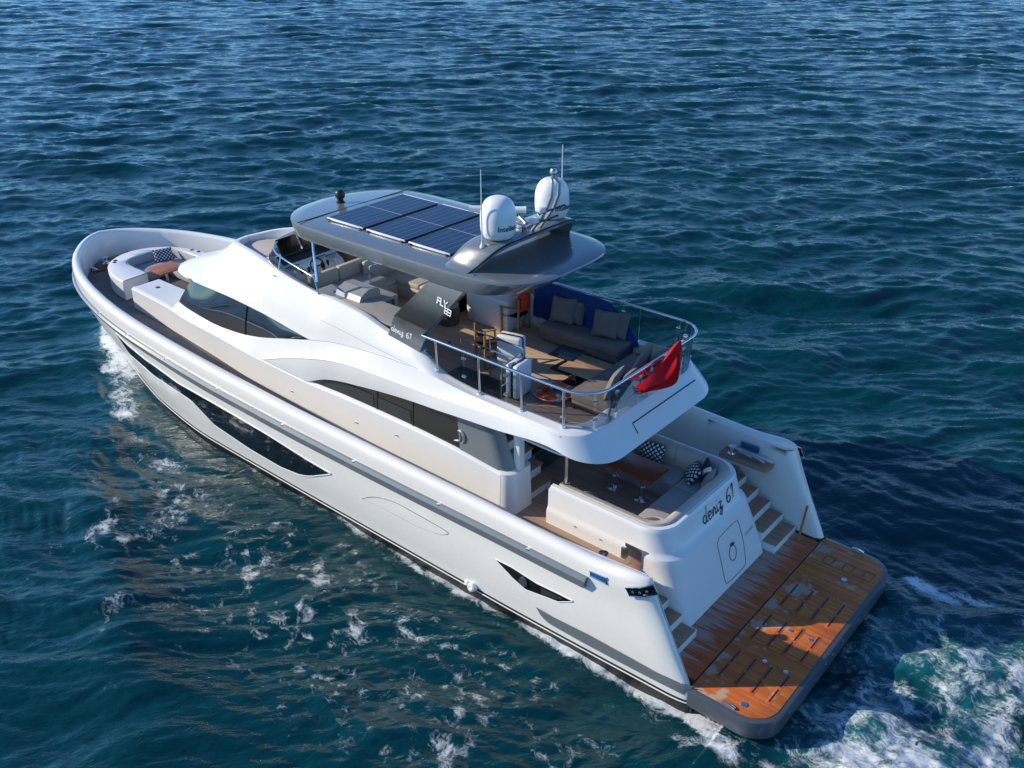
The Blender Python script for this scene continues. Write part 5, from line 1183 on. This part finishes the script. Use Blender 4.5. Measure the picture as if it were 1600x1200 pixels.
# sofa along the starboard side
s1 = empty('sofa', 'long charcoal backless sofa standing along the blue canvas', 'sofa', (5.12, -1.63, FL))
mb = MB(); mb.box((-1.03, -0.39, 0.05), (1.03, 0.40, 0.20), 0, 0.02); mb.build('sofa_base', 'charcoal_fabric', s1)
mb = MB(); mb.box((-1.05, -0.41, 0.19), (1.05, 0.42, 0.41), 0, 0.05, 4); mb.build('seat', 'charcoal_fabric', s1, 50)
for x in (-0.95, 0, 0.95):
    for y in (-.33, 0.33):
        mb = MB(); mb.lathe([(0.02, 0), (0.025, 0.06)], (x, y, 0), 0, 10); mb.build('leg', 'black_plastic', s1)
g = 'charcoal cushions on the long sofa'
for (x, y, z, lab, fx) in ((5.82, -1.62, 4.44, 'charcoal cushion at the forward end of the long sofa, in front of its twin', 0.25), (5.66, -1.76, 4.43, 'half hidden charcoal cushion behind the forward cushion of the long sofa', 0.1), (4.66, -1.60, 4.44, 'charcoal cushion at the after end of the long sofa, in front of its twin', 0.25), (4.50, -1.74, 4.42, 'half hidden charcoal cushion behind the after cushion of the long sofa', 0.1)):
    pillow(lab, 0.62, 0.58, 0.24, 'charcoal_fabric', (x, y, z), frame_((-0.10, 1, 0.42), (fx*0.2, 0, 1)), g, 'cushion', 'sofa_cushion')
# sofa along the after rail
s2 = empty('sofa', 'wide charcoal sofa with its back to the after rail and flag', 'sofa', (3.28, -0.22, FL))
mb = MB(); mb.box((-0.48, -1.05, 0.05), (0.48, 1.02, 0.20), 0, 0.02); mb.build('sofa_base', 'charcoal_fabric', s2)
mb = MB(); mb.box((-0.50, -1.08, 0.19), (0.50, 1.05, 0.40), 0, 0.05, 4); mb.build('seat', 'charcoal_fabric', s2, 50)
for x in (-0.42, 0.42):
    for y in (-1.0, 1.0):
        mb = MB(); mb.lathe([(0.02, 0), (0.025, 0.06)], (x, y, 0), 0, 10); mb.build('leg', 'black_plastic', s2)
g = 'grey cushions on the after sofa'
for (x, y, z, lab, fy, w_) in ((3.02, 0.45, 4.40, 'sunlit grey cushion at the port end of the after sofa', 0.25, 0.62), (2.88, 0.25, 4.36, 'grey cushion slumped behind the port cushion of the after sofa', 0.1, 0.60), (3.02, -0.45, 4.46, 'tall grey cushion in the middle of the after sofa', 0.2, 0.72), (2.85, -0.75, 4.42, 'grey cushion leaning between the tall cushion and the corner table', 0.0, 0.62)):
    pillow(lab, w_, 0.60, 0.20, 'cushion_grey', (x, y, z), frame_((1, fy, 0.35)), g, 'cushion', 'sofa_cushion')
# low tables
t1 = empty('side_table', 'small low table with a square black top on one black foot', 'table', (4.88, -0.49, FL))
mb = MB(); mb.box((-0.30, -0.30, 0.345), (0.27, 0.27, 0.365), 0, 0.006, 2, Matrix.Rotation(R(6), 4, 'Z')); mb.build('tabletop', 'dark_table', t1)
mb = MB(); mb.lathe([(0.03, 0.01), (0.03, 0.35)], (-0.0, 0.0, 0), 0, 12); mb.build('stem', 'black_plastic', t1)
mb = MB(); mb.prism(rrect(-0.28, -0.24, 0.24, 0.24, 0.05), 0.0, 0.018, 0, 0.004); mb.build('foot', 'black_plastic', t1)
t2 = empty('coffee_table', 'low wooden coffee table between the two charcoal sofas', 'table', (4.18, -0.27, FL))
mb = MB(); mb.prism(rrect(-0.44, -0.40, 0.44, 0.40, 0.03), 0.31, 0.345, 0, 0.006); mb.build('tabletop', 'wood_top', t2)
for x in (-0.16, 0.22):
    mb = MB(); mb.prism(rrect(x-0.16, -0.26, x+0.16, 0.34, 0.04), 0.0, 0.015, 0, 0.004); mb.build('foot', 'black_plastic', t2)
    mb = MB(); mb.box((x-0.03, -0.10, 0.01), (x+0.03, 0.10, 0.315)); mb.build('stem', 'black_plastic', t2)
t3 = empty('corner_table', 'square wooden topped table filling the corner between the sofas', 'table', (3.36, -1.66, FL))
mb = MB(); mb.box((-0.43, -0.26, 0.0), (0.40, 0.26, 0.35), 0, 0.01); mb.build('table_body', 'black_plastic', t3)
mb = MB(); mb.box((-0.46, -0.30, 0.35), (0.44, 0.28, 0.385), 0, 0.008); mb.build('tabletop', 'wood_top', t3)
# two hard white suitcases
def suitcase(loc, rz, label, W=0.52, D=0.30, H=0.76):
    o = empty('suitcase', label, 'suitcase', loc, rz, 'white suitcases on the fly deck')
    mb = MB(); mb.box((-W/2, -D/2, 0.04), (W/2, -0.008, H), 0, 0.055, 4); mb.build('shell', 'suitcase_shell', o, 50)
    mb = MB(); mb.box((-W/2, 0.008, 0.04), (W/2, D/2, H), 0, 0.055, 4); mb.build('shell', 'suitcase_shell', o, 50)
    mb = MB(); mb.tube([(x, 0.0, z) for x, z in rrect(-W/2+0.006, 0.045, W/2-0.006, H-0.006, 0.06)], 0.014, 0, 6, closed=True); mb.build('zip_band', 'black_trim', o)
    for k in range(-2, 3):
        mb = MB(); mb.box((-0.012+k*0.085, -D/2-0.006, 0.14), (0.012+k*0.085, -D/2+0.01, H-0.11), 0, 0.006); mb.build('rib', 'suitcase_shell', o)
    mb = MB(); mb.tube([(-0.09, 0, H), (-0.08, 0, H+0.025), (0.08, 0, H+0.025), (0.09, 0, H)], 0.010, 0, 6); mb.build('carry_handle', 'white_plastic', o)
    for x in (-W/2+0.07, W/2-0.07):
        for y in (-D/2+0.05, D/2-0.05):
            mb = MB(); mb.lathe([(0.03, -0.015), (0.035, 0), (0.03, 0.015)], (x, y, 0.035), 0, 12, Matrix.Rotation(R(90), 4, 'X')); mb.build('wheel', 'black_plastic', o)
    return o
suitcase((4.86, 1.06, FL), R(96), 'white hard suitcase standing beside the orange lifebuoy')
suitcase((5.80, 0.18, FL), R(14), 'white hard suitcase standing behind the stair rail', 0.56, 0.30, 0.74)
# director's chairs
def chair(loc, rz, label):
    o = empty('director_chair', label, 'chair', loc, rz, 'folding chairs with wooden frames')
    for x in (-0.25, 0.25):
        for y in (-0.22, 0.22):
            mb = MB(); mb.box((x-0.02, y-0.022, 0.03), (x+0.02, y+0.022, 0.62 if y > 0 else 0.88), 0, 0.006); mb.build('leg', 'chair_wood', o)
        mb = MB(); mb.box((x-0.03, -0.24, 0.62), (x+0.03, 0.27, 0.645), 0, 0.008); mb.build('armrest', 'chair_wood', o)
        mb = MB(); mb.box((x-0.018, -0.25, 0.0), (x+0.018, 0.25, 0.035), 0, 0.005); mb.build('runner', 'chair_wood', o)
    for y in (-0.19, 0.19):
        mb = MB(); mb.tube([(-0.25, y, 0.04), (0.25, y, 0.43)], 0.013, 0, 6); mb.build('cross_brace', 'dull_steel', o); mb = MB(); mb.tube([(0.25, y-0.03, 0.04), (-0.25, y-0.03, 0.43)], 0.013, 0, 6); mb.build('cross_brace', 'dull_steel', o)
    mb = MB(); mb.loft([[(x, y, 0.44-0.03*math.cos(x/0.25*1.5)) for x in np.linspace(-0.25, 0.25, 9)] for y in (-0.21, 0, 0.21)]); mb.loft([[(x, y, 0.432-0.03*math.cos(x/0.25*1.5)) for x in np.linspace(-0.25, 0.25, 9)] for y in (-0.21, 0, 0.21)]); mb.build('canvas_seat', 'black_canvas', o, 60, merge=0)
    mb = MB(); mb.loft([[(x, -0.22-0.03*math.cos(x/0.25*1.5), z) for x in np.linspace(-0.26, 0.26, 9)] for z in (0.66, 0.77, 0.89)]); mb.loft([[(x, -0.23-0.03*math.cos(x/0.25*1.5), z) for x in np.linspace(-0.26, 0.26, 9)] for z in (0.66, 0.77, 0.89)]); mb.build('canvas_back', 'black_canvas', o, 60, merge=0)
    return o
chair((6.25, 0.34, FL), R(155), "folding director's chair standing beside the stair rail")
c2 = chair((6.92, -1.30, FL), R(-80), "folding director's chair in shade between the white locker and long sofa")
# orange jacket over the back of the second chair
mb = MB(); jr = []
for z, hw, th in ((4.30, 0.20, 0.05), (4.42, 0.22, 0.07), (4.56, 0.23, 0.08), (4.66, 0.20, 0.07), (4.70, 0.14, 0.04)):
    jr.append([(6.70+th*math.cos(a)*1.0, -1.32+hw*math.sin(a), z) for a in np.linspace(0, 2*math.pi, 15)[:-1]])
mb.loft(jr, closed=True); mb.add(jr[-1], [tuple(range(14))]); tag(mb.build('life_jacket', 'red_vest', None, 60), "orange red life jacket hung on the back of a director's chair", 'life jacket')
# lifebuoy leaning inside the glass
lb = empty('lifebuoy', 'orange lifebuoy with grey tape bands behind the smoked rail glass', 'lifebuoy', tuple(AZ(866, 613, FZ+0.10)))
lb.rotation_euler = (R(5), R(4), R(24))
mb = MB(); n = 40; mb.tube([(0.31*math.cos(t), 0.31*math.sin(t), 0) for t in np.linspace(0, 2*math.pi, n+1)[:-1]], 0.085, 0, 12, closed=True); mb.build('ring', 'orange_shell', lb, 60)
for k in range(4):
    a0 = k*math.pi/2+0.5; mb = MB(); mb.tube([(0.31*math.cos(t), 0.31*math.sin(t), 0) for t in np.linspace(a0-0.13, a0+0.13, 6)], 0.0875, 0, 12); mb.build('tape_band', 'reflective_tape', lb, 60)
mb = MB(); mb.tube([((0.41+0.02*math.cos(4*t))*math.cos(t), (0.41+0.02*math.cos(4*t))*math.sin(t), 0) for t in np.linspace(0, 2*math.pi, 49)[:-1]], 0.009, 0, 5, closed=True); mb.build('grab_line', 'white_flag', lb)
# blue weather cloth laced to the starboard rail
top = [(6.75, -1.99, 4.84), (6.2, -1.99, 4.88), (5.4, -1.995, 4.87), (4.75, -1.995, 4.85), (4.40, -1.99, 4.62), (4.05, -1.96, 4.28), (3.92, -1.93, 4.14)]; bot = [(6.75, -1.90, 4.02), (6.2, -1.89, 4.0), (5.4, -1.88, 3.98), (4.75, -1.87, 3.98), (4.40, -1.87, 3.98), (4.10, -1.87, 3.99), (3.92, -1.90, 4.08)]
T = resample(np.array(top), 40); Bt = resample(np.array(bot), 40); rows = []
for f in np.linspace(0, 1, 9): rows.append([tuple(T[i]*(1-f)+Bt[i]*f+np.array((0, 0.17+0.035*math.sin(i*0.55+2*f)*math.sin(math.pi*f)+0.02*math.sin(i*1.3)*f, 0))) for i in range(40)])
mb = MB(); mb.loft(rows); mb.loft([[(x, y-0.012, z) for x, y, z in r] for r in rows]); tag(mb.build('weather_cloth', 'blue_canvas', None, 60, merge=0), 'deep blue canvas cloth along the rail behind the long charcoal sofa', 'canvas cloth')
# the ensign, hanging in folds from its staff and over the rail
fl_ = empty('flag', 'red flag with white crescent hanging from the staff on the after rail', 'flag', (2.25, -0.72, 5.10))
o_f = np.array((2.25, -0.72, 5.10)); Lx = spline(np.array([(1063, 531), (1053, 546), (1041, 568), (1024, 589), (999, 607)], float), 6); Rx = spline(np.array([(1065, 534), (1062, 556), (1058, 582), (1050, 603), (1004, 614)], float), 6); rows = []
for j in range(14):
    f = j/13; row = []
    for i in range(len(Lx)):
        s = i/(len(Lx)-1); u, v = Lx[i]*(1-f)+Rx[i]*f; p = AX(u, v, 2.24-0.10*s); row.append((p[0]-o_f[0]+(0.11*math.sin(13*f+2.5*s)+0.04*math.sin(27*f-4*s))*min(1, 2.2*s), p[1]-o_f[1], p[2]-o_f[2]))
    rows.append(row)
mb = MB(); mb.loft(rows); mb.loft([[(x+0.006, y, z) for x, y, z in r] for r in rows]); mb.build('flag_cloth', 'red_flag', fl_, 60, merge=0)
rows = []
for j in range(10):
    f = j/9; rows.append([(0.24+0.06*f+0.025*math.sin(6*s+4*f), 0.16+0.52*s-0.14*f*s, -0.30-0.42*f-0.06*s+0.03*math.sin(5*s)) for s in np.linspace(0, 1, 16)])
mb = MB(); mb.loft(rows); mb.loft([[(x+0.006, y, z) for x, y, z in r] for r in rows]); inner_f = mb.build('flag_fold', 'red_flag', fl_, 60, merge=0)
mb = MB(); c = np.array((0.235, 0.40, -0.52)); o_, i_ = [], []
for t in np.linspace(0.75, 2*math.pi-0.75, 20): o_.append(c+np.array((0, 0.10*math.cos(t), 0.10*math.sin(t))))
for t in np.linspace(1.0, 2*math.pi-1.0, 20): i_.append(c+np.array((0, 0.025+0.080*math.cos(t), 0.080*math.sin(t))))
mb.loft([o_, i_]); mb.add([c+np.array((-0.002, 0.10+0.045*r_*math.cos(a), 0.045*r_*math.sin(a))) for k, a in enumerate(np.linspace(0, 2*math.pi, 11)[:-1]) for r_ in ((1.0 if k % 2 == 0 else 0.4),)], [tuple(range(10))]); mb.build('crescent_and_star', 'white_flag', inner_f, merge=0)
# cockpit pillows
pillow('diamond patterned pillow propped on the starboard side of the cockpit settee', 0.56, 0.40, 0.16, 'diamond_cloth', (2.98, -1.06, 2.18), frame_((-0.12, 1, 0.35)), 'navy and white patterned pillows')
pillow('diamond patterned pillow leaning in the corner of the cockpit settee', 0.50, 0.42, 0.17, 'diamond_cloth', (1.93, -0.96, 2.13), frame_((0.75, 0.60, 0.75)), 'navy and white patterned pillows')
pillow('navy pillow with white bands standing in the settee corner', 0.48, 0.48, 0.14, 'striped_cloth', (1.68, -1.02, 2.24), frame_((0.85, 0.65, 0.25)), None)
pillow('plain taupe pillow squeezed behind the navy banded one', 0.46, 0.44, 0.16, 'taupe_fabric', (1.52, -0.84, 2.20), frame_((0.95, 0.30, 0.5)), None)
pillow('taupe and white zigzag pillow lying at the port corner of the settee', 0.52, 0.46, 0.18, 'zigzag_cloth', (1.72, 0.98, 2.10), frame_((0.5, -0.35, 0.9)), None)
pillow('black and white pillow lying flat inside the port settee back', 0.48, 0.42, 0.14, 'striped_cloth', (2.95, 1.10, 2.18), frame_((0.1, -0.7, 0.9)), None)
pillow('diamond patterned pillow on the foredeck lounge', 0.58, 0.40, 0.16, 'diamond_cloth', (20.72, -0.62, 2.58), frame_((-0.9, 0.30, 0.55)), 'navy and white patterned pillows')
# wicker stool by the dinette
ws_ = empty('wicker_stool', 'round dark wicker stool under the edge of the hardtop', 'stool', (8.35, -0.62, FL))
mb = MB(); mb.lathe([(0.20, 0), (0.23, 0.05), (0.255, 0.22), (0.24, 0.40), (0.22, 0.44)], (0, 0, 0), 0, 24); mb.build('basket', 'wicker', ws_, 50)
mb = MB(); mb.lathe([(0.22, 0.44), (0.235, 0.47), (0.21, 0.52), (0.10, 0.545), (0.002, 0.55)], (0, 0, 0), 0, 24); mb.build('seat_pad', 'taupe_fabric', ws_, 60)
